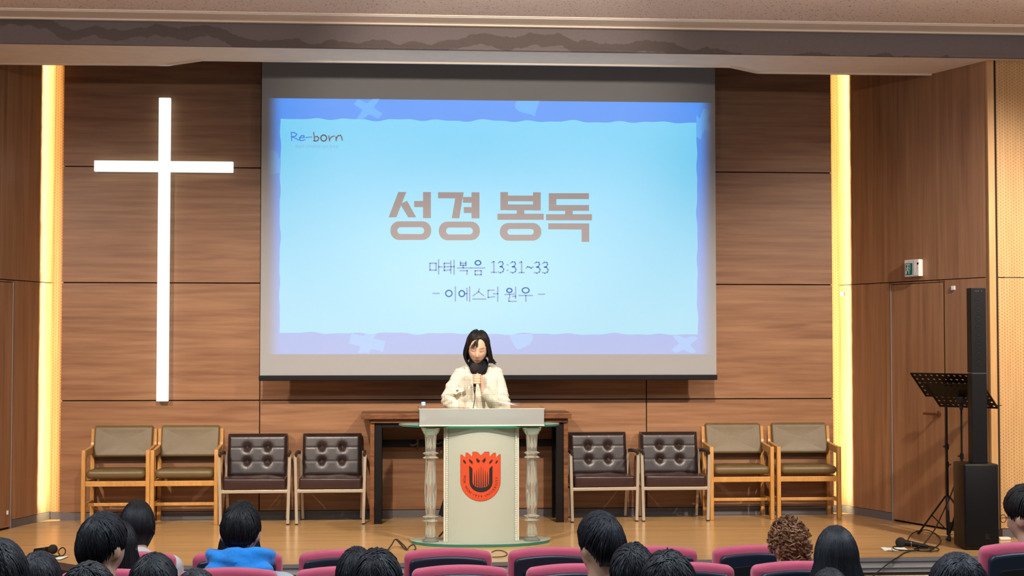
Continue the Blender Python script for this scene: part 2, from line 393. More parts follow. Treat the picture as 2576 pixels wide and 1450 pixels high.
# stained beam face
def stained():
    m = pmat('stained_beam', (.205, .175, .175), .85, bump=(70, .8)); nt = m.node_tree; b = nt.nodes['Principled BSDF']
    tc = mnode(m, 'ShaderNodeTexCoord'); sp = mnode(m, 'ShaderNodeSeparateXYZ'); nt.links.new(tc.outputs['Object'], sp.inputs[0])
    n = mnode(m, 'ShaderNodeTexNoise'); n.inputs['Scale'].default_value = 1.1; n.inputs['Detail'].default_value = 8; n.inputs['Roughness'].default_value = .55
    mp = mnode(m, 'ShaderNodeMapping'); mp.inputs['Scale'].default_value = (1.0, 0, .6); nt.links.new(tc.outputs['Object'], mp.inputs[0]); nt.links.new(mp.outputs[0], n.inputs[0])
    # tide marks: dark where z is under a noisy level that sinks towards the right
    def Mm(op, a, bb):
        nn = mnode(m, 'ShaderNodeMath', operation=op)
        for i, v in enumerate((a, bb)):
            if isinstance(v, (int, float)): nn.inputs[i].default_value = v
            else: nt.links.new(v, nn.inputs[i])
        return nn.outputs[0]
    lev = Mm('ADD', Mm('MULTIPLY', n.outputs['Fac'], .62), Mm('ADD', Mm('MULTIPLY', sp.outputs['X'], -.030), SZ-.245))
    up = Mm('LESS_THAN', sp.outputs['Z'], lev); lo = Mm('GREATER_THAN', sp.outputs['Z'], Mm('SUBTRACT', lev, .085))
    msk = Mm('MULTIPLY', up, lo); msk2 = Mm('MULTIPLY', msk, .8)
    mx = mnode(m, 'ShaderNodeMix', data_type='RGBA'); nt.links.new(msk2, mx.inputs[0]); mx.inputs[6].default_value = (.20, .172, .175, 1); mx.inputs[7].default_value = (.120, .098, .092, 1)
    nt.links.new(mx.outputs[2], b.inputs['Base Color']); return m
M['fascia'] = stained()
q = MB(); q.box((-8, FY-.03, SZ+.012), (8, FY, 4.0)); be = struct(q.build('ceiling_beam', M['fascia']))
q = MB(); q.box((-8, FY-.042, SZ-.004), (8, FY-.005, SZ+.022), .004); q.build('beam_lip', M['fascia'], be)
def speckled():
    m = pmat('fissured_acoustic_board', (.45, .345, .30), .85, bump=(45, .7)); nt = m.node_tree; b = nt.nodes['Principled BSDF']
    tc = mnode(m, 'ShaderNodeTexCoord'); n = mnode(m, 'ShaderNodeTexNoise'); n.inputs['Scale'].default_value = 75; n.inputs['Detail'].default_value = 2; n.inputs['Distortion'].default_value = 1.2
    mp = mnode(m, 'ShaderNodeMapping'); mp.inputs['Scale'].default_value = (1, .5, 1); nt.links.new(tc.outputs['Object'], mp.inputs[0]); nt.links.new(mp.outputs[0], n.inputs[0])
    r = mnode(m, 'ShaderNodeValToRGB'); r.color_ramp.elements[0].position = .33; r.color_ramp.elements[1].position = .385
    r.color_ramp.elements[0].color = (.27, .20, .17, 1); r.color_ramp.elements[1].color = (.80, .67, .60, 1)
    nt.links.new(n.outputs['Fac'], r.inputs[0]); nt.links.new(r.outputs[0], b.inputs['Base Color']); return m
q = MB(); q.box((-8, 3.0, 4.012), (8, 10.80, 4.2)); ce = struct(q.build('ceiling', speckled()))
q = MB()
for (y0, y1, z) in ((10.79, 10.812, 4.004), (10.815, 11.04, 3.999), (11.04, 11.075, 3.988), (11.08, FY-.025, 3.996)): q.box((-8, y0, z), (8, y1, 4.15), .004)
q.build('ceiling_moulding', M['trim'], ce)

# ------------------------------------------------------------------ cove lights, cross
def emis(name, col, s):
    m = bpy.data.materials.new(name); m.use_nodes = True; nt = m.node_tree
    e = mnode(m, 'ShaderNodeEmission'); e.inputs[0].default_value = (*col, 1); e.inputs[1].default_value = s
    nt.nodes.remove(nt.nodes['Principled BSDF']); nt.links.new(e.outputs[0], nt.nodes['Material Output'].inputs[0]); return m
M['led'] = emis('warm_led', (1.0, .80, .43), 560.0)
M['crosslit'] = emis('lit_acrylic', (.90, 1.0, .95), 1.25)
for (x, y, dx, dy, lab) in ((-2.940, 12.969, -1, -.74, 'warm vertical cove light behind the left edge of the back wall'), (3.831, 12.958, 1, -.52, 'warm vertical cove light behind the right edge of the back wall')):
    e = empty('cove_light', (x, y, .08)); d = Vector((dx, dy, 0)).normalized(); t_ = Vector((-d.y, d.x, 0))
    def strip(w0, k0, k1, z0, z1): q = MB(); q.prism([t_*w0+d*k0, t_*-w0+d*k0, t_*-w0+d*k1, t_*w0+d*k1], (0, 0, z1)); q.v = [v+Vector((0, 0, z0)) for v in q.v]; return q
    strip(.004, -.001, .001, 0, 4.4).build('light_strip', M['led'], e)
    ch = strip(.009, -.012, -.001, -.005, 4.41); sg = 1 if t_.y > 0 else -1
    ch.prism([t_*sg*.0045+d*-.001, t_*sg*.0065+d*-.001, t_*sg*.0065+d*.0042, t_*sg*.0045+d*.0042], (0, 0, 4.4)); ch.build('channel_shield', M['alu'], e)  # unseen channel with an added fin that shades the perforated wall
    tag(e, lab, 'light', 'cove lights')
e = empty('cross', (0, 0, 0))
cx, cz = -2.107, 3.095
q = MB(); q.box((cx-.051, YW-.075, 1.037), (cx+.051, YW-.035, 3.702), .006); q.build('upright', M['crosslit'], e)
q = MB(); q.box((-2.711, YW-.0745, cz-.048), (cx-.0515, YW-.0355, cz+.048), .006); q.box((cx+.0515, YW-.0745, cz-.048), (-1.509, YW-.0355, cz+.048), .006); q.build('crossbar', M['crosslit'], e)
q = MB()
for z in (1.4, 2.3, 3.5): q = MB(); q.box((cx-.02, YW-.036, z), (cx+.02, YW+.001, z+.04)); q.build('wall_mount', M['alu'], e)
tag(e, 'glowing white cross hung on the wooden wall', 'cross')

# ------------------------------------------------------------------ projection screen with its slide
YS = 12.56
def screenmat(name, col, s, alb=(.285, .292, .30)):
    return pmat(name, alb, .8, emit=col, estr=s)
M['screen'] = pmat('screen_fabric', (.285, .292, .30), .85)
S = empty('projection_screen', (0.72, YS, 3.95)); SL = S.location
def rel(o): o.location = Vector((0, 0, 0))-SL; return o
q = MB(); a, b = at(653.5, 944, YS), at(1802, 944, YS)
nx, nz = 24, 2
for k in range(1): q.box((-1.236, YS, 1.262), (2.733, YS+.004, 4.45))
fab = rel(q.build('fabric', M['screen'], S))
q = MB(); q.box((-1.245, YS-.018, 1.222), (2.738, YS+.02, 1.268), .006); rel(q.build('bottom_bar', M['black'], S))
q = MB(); q.box((-1.32, YS-.06, 4.42), (2.81, YS+.08, 4.56), .02); rel(q.build('housing', M['white'], S))
def slide_mat(name, top, bot, z0, z1, edge=None):
    """light thrown by the projector: vertical blend of the slide's own colours, edges soft where the beam ends"""
    m = pmat(name, (.285, .292, .30), .85); nt = m.node_tree; b = nt.nodes['Principled BSDF']
    tc = mnode(m, 'ShaderNodeTexCoord'); sp = mnode(m, 'ShaderNodeSeparateXYZ'); nt.links.new(tc.outputs['Object'], sp.inputs[0])
    mr = mnode(m, 'ShaderNodeMapRange'); mr.inputs[1].default_value = z0; mr.inputs[2].default_value = z1; nt.links.new(sp.outputs['Z'], mr.inputs[0])
    mx = mnode(m, 'ShaderNodeMix', data_type='RGBA'); nt.links.new(mr.outputs[0], mx.inputs[0]); mx.inputs[6].default_value = (*bot, 1); mx.inputs[7].default_value = (*top, 1)
    nt.links.new(mx.outputs[2], b.inputs['Emission Color']); b.inputs['Emission Strength'].default_value = 1.0
    if edge:
        prev = None
        for (x0, x1) in edge:
            r = mnode(m, 'ShaderNodeMapRange', interpolation_type='SMOOTHSTEP'); r.inputs[1].default_value = x0; r.inputs[2].default_value = x1; nt.links.new(sp.outputs['X'], r.inputs[0])
            if prev is None: prev = r.outputs[0]
            else:
                mu = mnode(m, 'ShaderNodeMath', operation='MULTIPLY'); nt.links.new(prev, mu.inputs[0]); nt.links.new(r.outputs[0], mu.inputs[1]); prev = mu.outputs[0]
        nt.links.new(prev, b.inputs['Emission Strength'])
    return m
zt, zb = at(1228, 252, YS).z, at(1228, 892, YS).z
xl0, xl1 = at(668, 570, YS).x, at(712, 570, YS).x; xr0, xr1 = at(1796, 570, YS).x, at(1752, 570, YS).x
EDGE = ((xl0, xl1), (xr0, xr1))
M['band'] = slide_mat('slide_blue', (.0, .23, .84), (.0, .125, .48), zb, zt, EDGE)
M['sheet'] = slide_mat('slide_pale', (.10, .56, .86), (.0, .37, .56), zb, zt)
M['deco'] = slide_mat('slide_deco', (.04, .36, .90), (.0, .23, .58), zb, zt, EDGE)
M['ink'] = pmat('slide_ink', (.27, .26, .27), .85, emit=(.06, .05, .06), estr=1)
M['ink2'] = pmat('slide_ink_blue', (.20, .22, .25), .85, emit=(.02, .11, .34), estr=1)
M['ink3'] = pmat('slide_ink_bright', (.27, .28, .30), .85, emit=(.0, .16, .60), estr=1)
M['ink4'] = pmat('slide_ink_faint', (.30, .30, .30), .85, emit=(.08, .30, .42), estr=1)
def flat(polys, name, mat, layer, parent, conv=lambda p: p, strips=None):
    """flat print on the screen; polys in photo pixels after conv"""
    q = MB(); Y = YS-.0008*layer
    for pl in polys or []:
        pts = [at(*conv(p), YS) for p in pl]; q.add([(p.x, Y, p.z) for p in pts], [tuple(range(len(pts)))])
    for (o, i) in strips or []:
        n = len(o); vs = [at(*conv(p), YS) for p in list(o)+list(i)]
        q.add([(p.x, Y, p.z) for p in vs], [(k, (k+1) % n, n+(k+1) % n, n+k) for k in range(n)])
    return rel(q.build(name, mat, parent, normals=False)) if parent is S else q.build(name, mat, parent, normals=False)
def stroke(pts, wd):
    """polyline with width -> quads with square ends (2D)"""
    out = []; P = [Vector(p) for p in pts]
    for a, b in zip(P[:-1], P[1:]):
        d = (b-a); d = d.normalized() if d.length else Vector((1, 0)); n = Vector((-d.y, d.x))*wd/2; e = d*wd*.32
        out.append([tuple(a-e+n), tuple(b+e+n), tuple(b+e-n), tuple(a-e-n)])
    return out
def oval(cx, cy, rx, ry, n=20, a0=0, a1=360): return [(cx+rx*math.cos(math.radians(a0+(a1-a0)*k/n)), cy+ry*math.sin(math.radians(a0+(a1-a0)*k/n))) for k in range(n+(0 if a1-a0 == 360 else 1))]
slide = flat([[(668, 247), (1796, 259), (1797, 892), (667, 892)]], 'slide', M['band'], 1, S)
# pale sheet with a torn, wavy rim
def wav(p0, p1, n, amp, ph):
    out = []
    for k in range(n):
        t = k/n; x = p0[0]+(p1[0]-p0[0])*t; y = p0[1]+(p1[1]-p0[1])*t; dx, dy = p1[0]-p0[0], p1[1]-p0[1]; L = math.hypot(dx, dy)
        s_ = t*L; o = amp*(.6*math.sin(s_/17.5+ph)+.4*math.sin(s_/9.3+ph*2.1)+.35*math.sin(s_/31+ph*.7))*min(1, t*12, (1-t)*12)
        out.append((x-dy/L*o, y+dx/L*o))
    return out
sheet = wav((706, 299), (1752, 309), 150, 3.2, 0.4)+wav((1752, 309), (1755, 842), 70, 1.8, 1.1)+wav((1755, 842), (703, 838), 150, 2.6, 2.0)+wav((703, 838), (706, 299), 70, 1.8, .3)
SO = flat([sheet], 'slide_sheet', M['sheet'], 2, S)
def plus(cx, cy, L, wd, ang):
    c, s_ = math.cos(ang), math.sin(ang); h, k = L/2, wd/2
    pts = [(-k, -h), (k, -h), (k, -k), (h, -k), (h, k), (k, k), (k, h), (-k, h), (-k, k), (-h, k), (-h, -k), (-k, -k)]
    return [(cx+x*c-y*s_, cy+x*s_+y*c) for x, y in pts]
def clip(poly, ax, lo, hi): return [tuple(max(lo, min(hi, v)) if i == ax else v for i, v in enumerate(p)) for p in poly]
def heart(cx, cy, r, ang):
    out = []
    for k in range(28):
        t = 2*math.pi*k/28; x = 16*math.sin(t)**3; y = -(13*math.cos(t)-5*math.cos(2*t)-2*math.cos(3*t)-math.cos(4*t))
        out.append((cx+r*(x*math.cos(ang)-y*math.sin(ang))/16, cy+r*(x*math.sin(ang)+y*math.cos(ang))/16))
    return out
deco = [clip(plus(926, 274, 74, 20, .58), 1, 249.5, 299), clip(heart(1330, 264, 33, -.5), 1, 254, 298), clip(plus(1766, 312, 76, 20, .35), 0, 1752, 1790),
        clip(plus(924, 862, 88, 27, .24), 1, 839, 889), [(1281, 842), (1339, 841), (1341, 850), (1338, 859), (1331, 867), (1321, 873), (1310, 878), (1302, 880), (1297, 875), (1290, 864), (1285, 853)], clip(heart(693, 412, 36, .6), 0, 672, 705), clip(plus(1722, 866, 72, 20, .9), 1, 845, 889)]
for d_ in deco: flat([d_], 'slide_ornament', M['deco'], 1.6, S)
# title
K = 4.0283
def c1(p): return (940+p[0]/K, 440+p[1]/K)
def rr(x0, y0, x1, y1, r, n=6): return rrect(x0, y0, x1, y1, r, n)
R4 = lambda x0, y0, x1, y1: [(x0, y0), (x1, y0), (x1, y1), (x0, y1)]
title = [[(250, 175), (331, 175), (286, 288), (231, 431), (151, 432)], [(286, 288), (338, 264), (432, 432), (350, 432), (277, 312)], R4(500, 175, 580, 440), R4(410, 266, 500, 328),
         [(652, 177), (912, 178), (905, 224), (893, 284), (868, 442), (791, 440), (826, 240), (652, 238)], R4(905, 225, 992, 284), R4(913, 328, 992, 388), R4(992, 178, 1072, 442),
         R4(1284, 176, 1361, 359), R4(1615, 178, 1693, 362), R4(1361, 211, 1615, 269), R4(1361, 301, 1615, 360), R4(1450, 360, 1527, 396), R4(1254, 395, 1723, 457),
         R4(1774, 187, 2181, 247), R4(1774, 247, 1851, 306), R4(1774, 307, 2182, 366), R4(1940, 366, 2017, 401), R4(1746, 400, 2212, 462), [(1769, 492), (2184, 494), (2184, 681), (2107, 680), (2107, 555), (1769, 553)]]
rings = [(rr(170, 472, 583, 661, 88), rr(240, 532, 512, 601, 33)), (rr(660, 475, 1076, 664, 88), rr(734, 535, 1005, 605, 33)), (rr(1278, 489, 1699, 668, 86), rr(1355, 550, 1622, 608, 28))]
for (lo, hi) in ((140, 620), (620, 1150), (1150, 1735), (1735, 2300)):
    flat([p for p in title if lo < sum(v[0] for v in p)/len(p) < hi], 'title_letter', M['ink'], 3, S, c1, [r for r in rings if lo < r[0][0][0] < hi])
def text_strokes(lines, wd):
    out = []
    for pts in lines: out += stroke(pts, wd)
    return out
def three(x, y): return [(x+dx, y+dy) for dx, dy in ((0, 13), (18, 0), (43, 2), (50, 22), (38, 44), (18, 50), (41, 54), (56, 75), (48, 100), (23, 112), (-2, 104))]
def one(x, y): return [[(x, y+10), (x+23, y), (x+23, y+108)], [(x-5, y+110), (x+50, y+110)]]
L1 = [R4(570, 897, 632, 967)+[(570, 897)], [(658, 860), (658, 1008)], [(658, 934), (694, 934)],
      [(772, 897), (715, 897), (715, 972), (778, 963)], [(715, 934), (768, 932)], [(782, 872), (782, 1000)], [(782, 932), (815, 932)], [(815, 866), (815, 1010)],
      [(880, 878), (880, 918), (935, 918), (935, 878)], [(880, 897), (935, 897)], [(907, 918), (907, 945)], [(847, 945), (985, 945)], [(875, 972), (948, 972), (945, 1012)],
      oval(1057, 893, 29, 23, 14, 0, 359), [(990, 945), (1125, 945)], R4(1028, 973, 1090, 1014)+[(1028, 973)]]
L1 += one(1195, 880)+[three(1262, 882), three(1387, 883)]+one(1476, 882)+[[(1545, 947), (1560, 932), (1580, 937), (1597, 948), (1615, 932)], three(1631, 886), three(1712, 887)]
L1 += [[(1352, 914), (1362, 914)], [(1352, 968), (1362, 968)]]
L2 = [[(600, 1203), (665, 1203)], oval(762, 1203, 33, 32, 16, 0, 359), [(828, 1134), (828, 1282)], oval(893, 1205, 29, 31, 16, 0, 359), [(922, 1205), (945, 1205)], [(945, 1150), (945, 1276)], [(973, 1136), (973, 1284)],
      [(1070, 1155), (1062, 1186), (1007, 1228)], [(1063, 1186), (1115, 1226)], [(1003, 1260), (1140, 1260)], [(1222, 1170), (1160, 1172), (1160, 1244), (1228, 1236)], [(1212, 1206), (1257, 1206)], [(1257, 1138), (1257, 1285)],
      oval(1375, 1173, 27, 21, 14, 0, 359), [(1328, 1214), (1425, 1209)], [(1378, 1213), (1378, 1246)], [(1405, 1232), (1438, 1232)], [(1438, 1138), (1438, 1255)], [(1370, 1250), (1370, 1283), (1446, 1283)],
      oval(1540, 1172, 35, 27, 16, 0, 359), [(1472, 1224), (1610, 1224)], [(1542, 1224), (1542, 1284)], [(1670, 1211), (1732, 1211)]]
def clusters(lines, gap=5):
    """strokes gathered into letters by the gaps between them"""
    it = sorted(((min(p[0] for p in l), max(p[0] for p in l), l) for l in lines), key=lambda t: t[0]); out = []
    for a_, b_, l in it:
        if out and a_ < out[-1][1]+gap: out[-1][1] = max(b_, out[-1][1]); out[-1][2].append(l)
        else: out.append([a_, b_, [l]])
    return [o_[2] for o_ in out]
for g_ in clusters(L1): flat(text_strokes(g_, 13.5), 'verse_letter', M['ink2'], 3, S, c1)
for g_ in clusters(L2): flat(text_strokes(g_, 13), 'reader_letter', M['ink2'], 3, S, c1)
def c2(p): return (700+p[0]/6.44, 300+p[1]/6.44)
LG = [[(212, 217), (218, 350)], [(212, 217), (265, 221), (300, 245), (280, 275), (216, 290)], [(236, 290), (335, 342)], [(345, 306), (420, 298), (414, 270), (375, 268), (345, 302), (352, 340), (385, 350), (435, 332)], [(448, 298), (545, 290)]]
LB = [[(574, 215), (590, 350)], [(590, 292), (630, 280), (657, 305), (642, 345), (604, 357), (570, 349)], oval(737, 307, 47, 49, 18, 0, 359), [(818, 270), (832, 355)], [(832, 332), (860, 290), (910, 273)], [(935, 285), (938, 355)], [(938, 322), (970, 268), (1010, 262), (1030, 300), (1038, 345)]]
for g_ in clusters(LG): flat(text_strokes(g_, 19), 'logo_letter', M['ink3'], 3, S, c2)
for g_ in clusters(LB): flat(text_strokes(g_, 19), 'logo_letter', M['ink'], 3, S, c2)
def typed(body, size, mat, name, parent, origin, xdir, zdir, align='LEFT', ext=0.0):
    c = bpy.data.curves.new('t', 'FONT'); c.body = body; c.size = size; c.align_x = align; c.extrude = ext
    o = bpy.data.objects.new('t', c); COL.objects.link(o)
    me = bpy.data.meshes.new_from_object(o.evaluated_get(bpy.context.evaluated_depsgraph_get())); bpy.data.objects.remove(o)
    ex, ez = Vector(xdir), Vector(zdir); ey = ex.cross(ez)
    for v in me.vertices: v.co = Vector(origin)+ex*v.co.x+ez*v.co.y+ey*v.co.z
    me.materials.clear(); return link(name, me, mat, parent)
p = at(742, 372, YS)
st = typed('웨슬리 신학대학원 42대 원우회', .0315, M['ink4'], 'slide_subtitle', S, (p.x, YS-.0026, p.z), (1, 0, 0), (0, 0, 1)); rel(st)
wd_ = max(v.co.x for v in st.data.vertices)-p.x; tgt = at(851, 372, YS).x-p.x
for v in st.data.vertices: v.co.x = p.x+(v.co.x-p.x)*tgt/max(wd_, 1e-4)
tag(S, 'large pull-down projection screen showing a blue slide with Korean title', 'screen')

# ------------------------------------------------------------------ chairs
def tan_chair():
    t = empty('wooden_armchair')
    W2, D = .2685, .33       # half width over leg centres, leg spacing front to back
    for s in (-1, 1):
        q = MB(); q.box((s*W2-.0175, -.025, 0), (s*W2+.0175, .025, .636), .006); q.build('leg', M['tan_wood'], t, True)
        x = s*(W2-.004)
        q = MB(); prof = [(.30, 0), (.345, 0), (.352, .30), (.352, .60), (.372, .66), (.392, .79), (.378, .80), (.352, .795), (.338, .68), (.315, .61), (.315, .30)]
        q.prism([(x-.0165, y, z) for y, z in prof], (.033, 0, 0)); q.build('leg', M['tan_wood'], t)
        q = MB(); prof = [(.02, .634), (.02, .575), (.33, .595), (.335, .66), (.20, .645)]
        q.prism([(x-.014, y, z) for y, z in prof], (.028, 0, 0)); q.build('armrest', M['tan_wood'], t)
        q = MB(); q.box((x-.012, .02, .325), (x+.012, .33, .37), .003); q.build('side_rail', M['tan_wood'], t)
        q = MB(); q.box((x-.011, .02, .150), (x+.011, .33, .185), .003); q.build('side_stretcher', M['tan_wood'], t)
    q = MB(); q.box((-W2+.015, -.016, .330), (W2-.015, .010, .374), .003); q.build('front_rail', M['tan_wood'], t)
    q = MB(); q.box((-W2+.012, .115, .150), (W2-.012, .150, .176), .003); q.build('stretcher', M['tan_wood'], t)
    q = MB(); q.slab(rrect(-W2+.02, -.03, W2-.02, .31, .04, 4), .075, .034, Matrix(((1, 0, 0), (0, 1, 0), (0, 0, 1))), 4, .012)
    q.v = [v+Vector((0, 0, .392+.03*(0 if v.y > .1 else (.1-v.y)))) for v in q.v]; q.build('seat', M['olive'], t, True)
    q = MB(); q.slab(rrect(-.252, .555, .252, .825, .022, 4), .062, .022, XZ, 4, .004)
    for k, v in enumerate(q.v): v.y += .275+.25*(v.z-.555)-.020*(1-(v.x/.26)**2)*-1-.018
    q.build('backrest', M['olive'], t, True)
    return t
def leather_chair():
    t = empty('leather_armchair'); W2 = .284
    for s in (-1, 1):
        q = MB(); q.bar((s*(W2-.002), 0, .008), (s*(W2+.012), .0, .590), .024, .024, (0, 1, 0)); lg = q.build('leg', M['champ'], t)
        q = MB(); q.box((s*(W2-.002)-.013, -.013, 0), (s*(W2-.002)+.013, .013, .012), .003); q.build('foot_cap', M['rubber'], lg)
        q = MB(); q.bar((s*(W2-.03), .36, .008), (s*(W2-.01), .33, .60), .022, .022, (0, 1, 0)); q.build('leg', M['champ'], t)
        q = MB(); q.tube(catmull([(s*(W2+.004), -.030, .590), (s*(W2+.004), .02, .604), (s*(W2+.002), .18, .602), (s*(W2-.004), .35, .588)], 5), [.010]+[.017]*14+[.013], 10, True, .75); q.build('armrest', M['leather'], t, True)
        q = MB(); q.box((s*(W2-.012)-.010, .01, .275), (s*(W2-.012)+.010, .345, .297)); q.build('side_rail', M['champ'], t)
    q = MB(); q.box((-W2-.002, -.011, .272), (W2+.002, .011, .298), .002); q.build('front_rail', M['champ'], t)
    q = MB(); q.slab(rrect(-W2+.020, -.018, W2-.020, .34, .02, 3), .096, .014, XY, 3, .010)
    for v in q.v: v.z += .299+.004*math.sin(v.x*23)*(1 if v.z > .05 else 0)
    q.build('seat', M['leather_seat'], t, True)
    # tufted back: relief grid with four buttoned dimples and pulled seams
    q = MB(); nx, nz = 56, 44; BX, BZ = (-.088, .088), (.515, .635); x0, x1, z0, z1 = -.255, .255, .385, .752
    def relief(x, z):
        d = 0.0
        for bx in BX:
            for bz in BZ: d += .026*math.exp(-((x-bx)**2+(z-bz)**2)/(2*.021**2))
        for bx in BX: d += .0022*math.exp(-((x-bx)/.004)**2)
        for bz in BZ: d += .0022*math.exp(-((z-bz)/.004)**2)
        ed = min(x-x0, x1-x, z-z0, z1-z); return d+.022*math.exp(-(ed/.016)**2)
    fr = []
    for j in range(nz+1):
        for i in range(nx+1):
            x = x0+(x1-x0)*i/nx; z = z0+(z1-z0)*j/nz; fr.append((x, .245+.20*(z-z0)+relief(x, z), z))
    n1 = len(fr); bk = [(p[0], .245+.20*(p[2]-z0)+.085, p[2]) for p in fr]
    fs = [(j*(nx+1)+i, j*(nx+1)+i+1, (j+1)*(nx+1)+i+1, (j+1)*(nx+1)+i) for j in range(nz) for i in range(nx)]
    rim = [i for i in range(nx+1)]+[(j)*(nx+1)+nx for j in range(1, nz+1)]+[nz*(nx+1)+i for i in range(nx-1, -1, -1)]+[j*(nx+1) for j in range(nz-1, 0, -1)]
    L = len(rim); vb = [bk[i] for i in rim]; fs += [(rim[k], n1+k, n1+(k+1) % L, rim[(k+1) % L]) for k in range(L)]; fs.append(tuple(n1+k for k in range(L)))
    q.add(fr+vb, fs); bo = q.build('backrest', M['leather'], t, True)
    for bx in BX:
        for bz in BZ:
            q = MB(); q.ell((bx, .245+.20*(bz-z0)+relief(bx, bz)-.003, bz), (.0085, .006, .0085), None, 12, 8); q.build('button', M['leather'], bo, True)
    return t
tc0, lc0 = tan_chair(), leather_chair()
spots = [(tc0, onfloor(292.5, 1321.5), 0, 'olive vinyl armchair with oak frame, outermost on the left under the cross'),
         (tc0, onfloor(464, 1320.5), 0, 'olive vinyl armchair with oak frame next to the left leather chairs'),
         (lc0, onfloor(640.5, 1321), .02, 'dark brown buttoned leather armchair beside the left oak chairs'),
         (lc0, onfloor(830, 1321), .0, 'dark brown buttoned leather armchair at the left end of the wooden table'),
         (lc0, onfloor(1522, 1315), .05, 'dark brown buttoned leather armchair at the right end of the wooden table'),
         (lc0, onfloor(1701, 1313), .0, 'dark brown buttoned leather armchair beside the right oak chairs'),
         (tc0, onfloor(1867, 1308.5), .0, 'olive vinyl armchair with oak frame next to the right leather chairs'),
         (tc0, onfloor(2035, 1306.5), -.02, 'olive vinyl armchair with oak frame, outermost by the right glowing strip')]
used = set()
for (pr, p, rz, lab) in spots:
    o = pr if pr.name not in used else copy_tree(pr); used.add(pr.name)
    o.location = (p.x, 12.47 if pr is lc0 else 12.545, 0); o.rotation_euler = (0, 0, rz)
    tag(o, lab, 'chair', 'oak and olive armchairs' if pr is tc0 else 'brown leather armchairs')

# ------------------------------------------------------------------ wooden table behind the lectern
t = empty('wooden_table', (.55, 12.6, 0))
def tpart(name, a, b, mat, bev=.003):
    q = MB(); q.box([a[0]-.55, a[1]-12.6, a[2]], [b[0]-.55, b[1]-12.6, b[2]], bev); return q.build(name, mat, t)
tpart('table_top', (-.368, 12.40, .898), (1.434, 12.89, .945), M['table']); tpart('apron', (-.285, 12.44, .862), (1.40, 12.47, .897), M['table'])
for x0 in (-.292, 1.372):
    tpart('side_panel', (x0, 12.46, 0), (x0+.038, 12.86, .897), M['table'])
for s, x0 in ((1, -.252), (-1, 1.308)):
    for y0 in (12.47, 12.80): tpart('leg', (x0, y0, 0), (x0+.062, y0+.05, .86), M['blackm'])
tpart('top_rail', (-.19, 12.47, .82), (1.308, 12.50, .86), M['blackm']); tpart('cross_rail', (-.19, 12.81, .628), (1.308, 12.84, .694), M['blackm'])
tag(t, 'dark rustic wooden table with black steel frame behind the lectern', 'table')
# knotted brown cords hung over the table rail
def cord(name, pts, r, mat, label, cat='cord', per=7, n=6, group=None):
    q = MB(); q.tube(catmull(pts, per), r, n); o = q.build(name, mat, None, True); tag(o, label, cat, group); return o
M['cordb'] = pmat('brown_cord', (.09, .05, .03), .6)
c_ = [at(x, y, 12.795) for x, y in ((1032, 1119), (1040, 1121), (1050, 1115), (1053, 1101), (1050, 1107), (1051, 1122), (1047, 1133))]
cord('hanging_cord', c_, .009, M['cordb'], 'brown twisted cord over the table rail left of the clear column')
c_ = [at(x, y, 12.795) for x, y in ((1096, 1114), (1103, 1117), (1112, 1113), (1115, 1122), (1110, 1132), (1111, 1142))]
cord('hanging_cord', c_, .008, M['cordb'], 'brown twisted cord over the table rail right of the clear column')

# ------------------------------------------------------------------ acrylic lectern
LX, LY = .594, 11.17
t = empty('acrylic_lectern', (LX, LY, 0))
M['gl_edge'] = pmat('glass_edge_green', (.02, .16, .11), .12)
M['gl_top'] = frosted('green_glass', (.66, .82, .78), .45, .3)
M['frost'] = frosted('frosted_acrylic', (.66, .71, .62), .10, .45)
M['frost2'] = frosted('frosted_acrylic_thin', (.62, .645, .63), .34, .45)
M['acryl'] = pmat('clear_acrylic', (.93, .95, .86), .05, trans=.86, ior=1.33)
M['acryl_m'] = pmat('milky_acrylic', (.80, .82, .70), .2, trans=.35, ior=1.3)
M['sheet_c'] = clear('clear_sheet', (.90, .94, .92))
def boat(hw, front, back, tipw, n=14):
    """plan outline: straight back, bowed front, cut tips"""
    pts = [(-hw+tipw, back), (hw-tipw, back), (hw, back-.14*(back-front)), (hw-.3*tipw, back-.42*(back-front))]
    for k in range(n+1):
        u = 1-2*k/n; x = u*(hw-tipw*.8); pts.append((x, front+(back-front)*.42*(abs(u)**3)))
    pts += [(-hw+.3*tipw, back-.42*(back-front)), (-hw, back-.14*(back-front))]
    return pts
def plate2(out, z0, z1, name, mat_face, mat_rim):
    q = MB(); q.prism([(x, y, z0) for x, y in out], (0, 0, z1-z0)); q.mi = [0, 0]+[1]*len(out); return q.build(name, [mat_face, mat_rim], t)
plate2(boat(.555, -.16, .26, .07), 0.004, .022, 'base_plate', M['frost'], M['gl_edge'])
plate2(boat(.637, -.10, .40, .10), .898, .912, 'table_glass', M['gl_top'], M['gl_edge'])
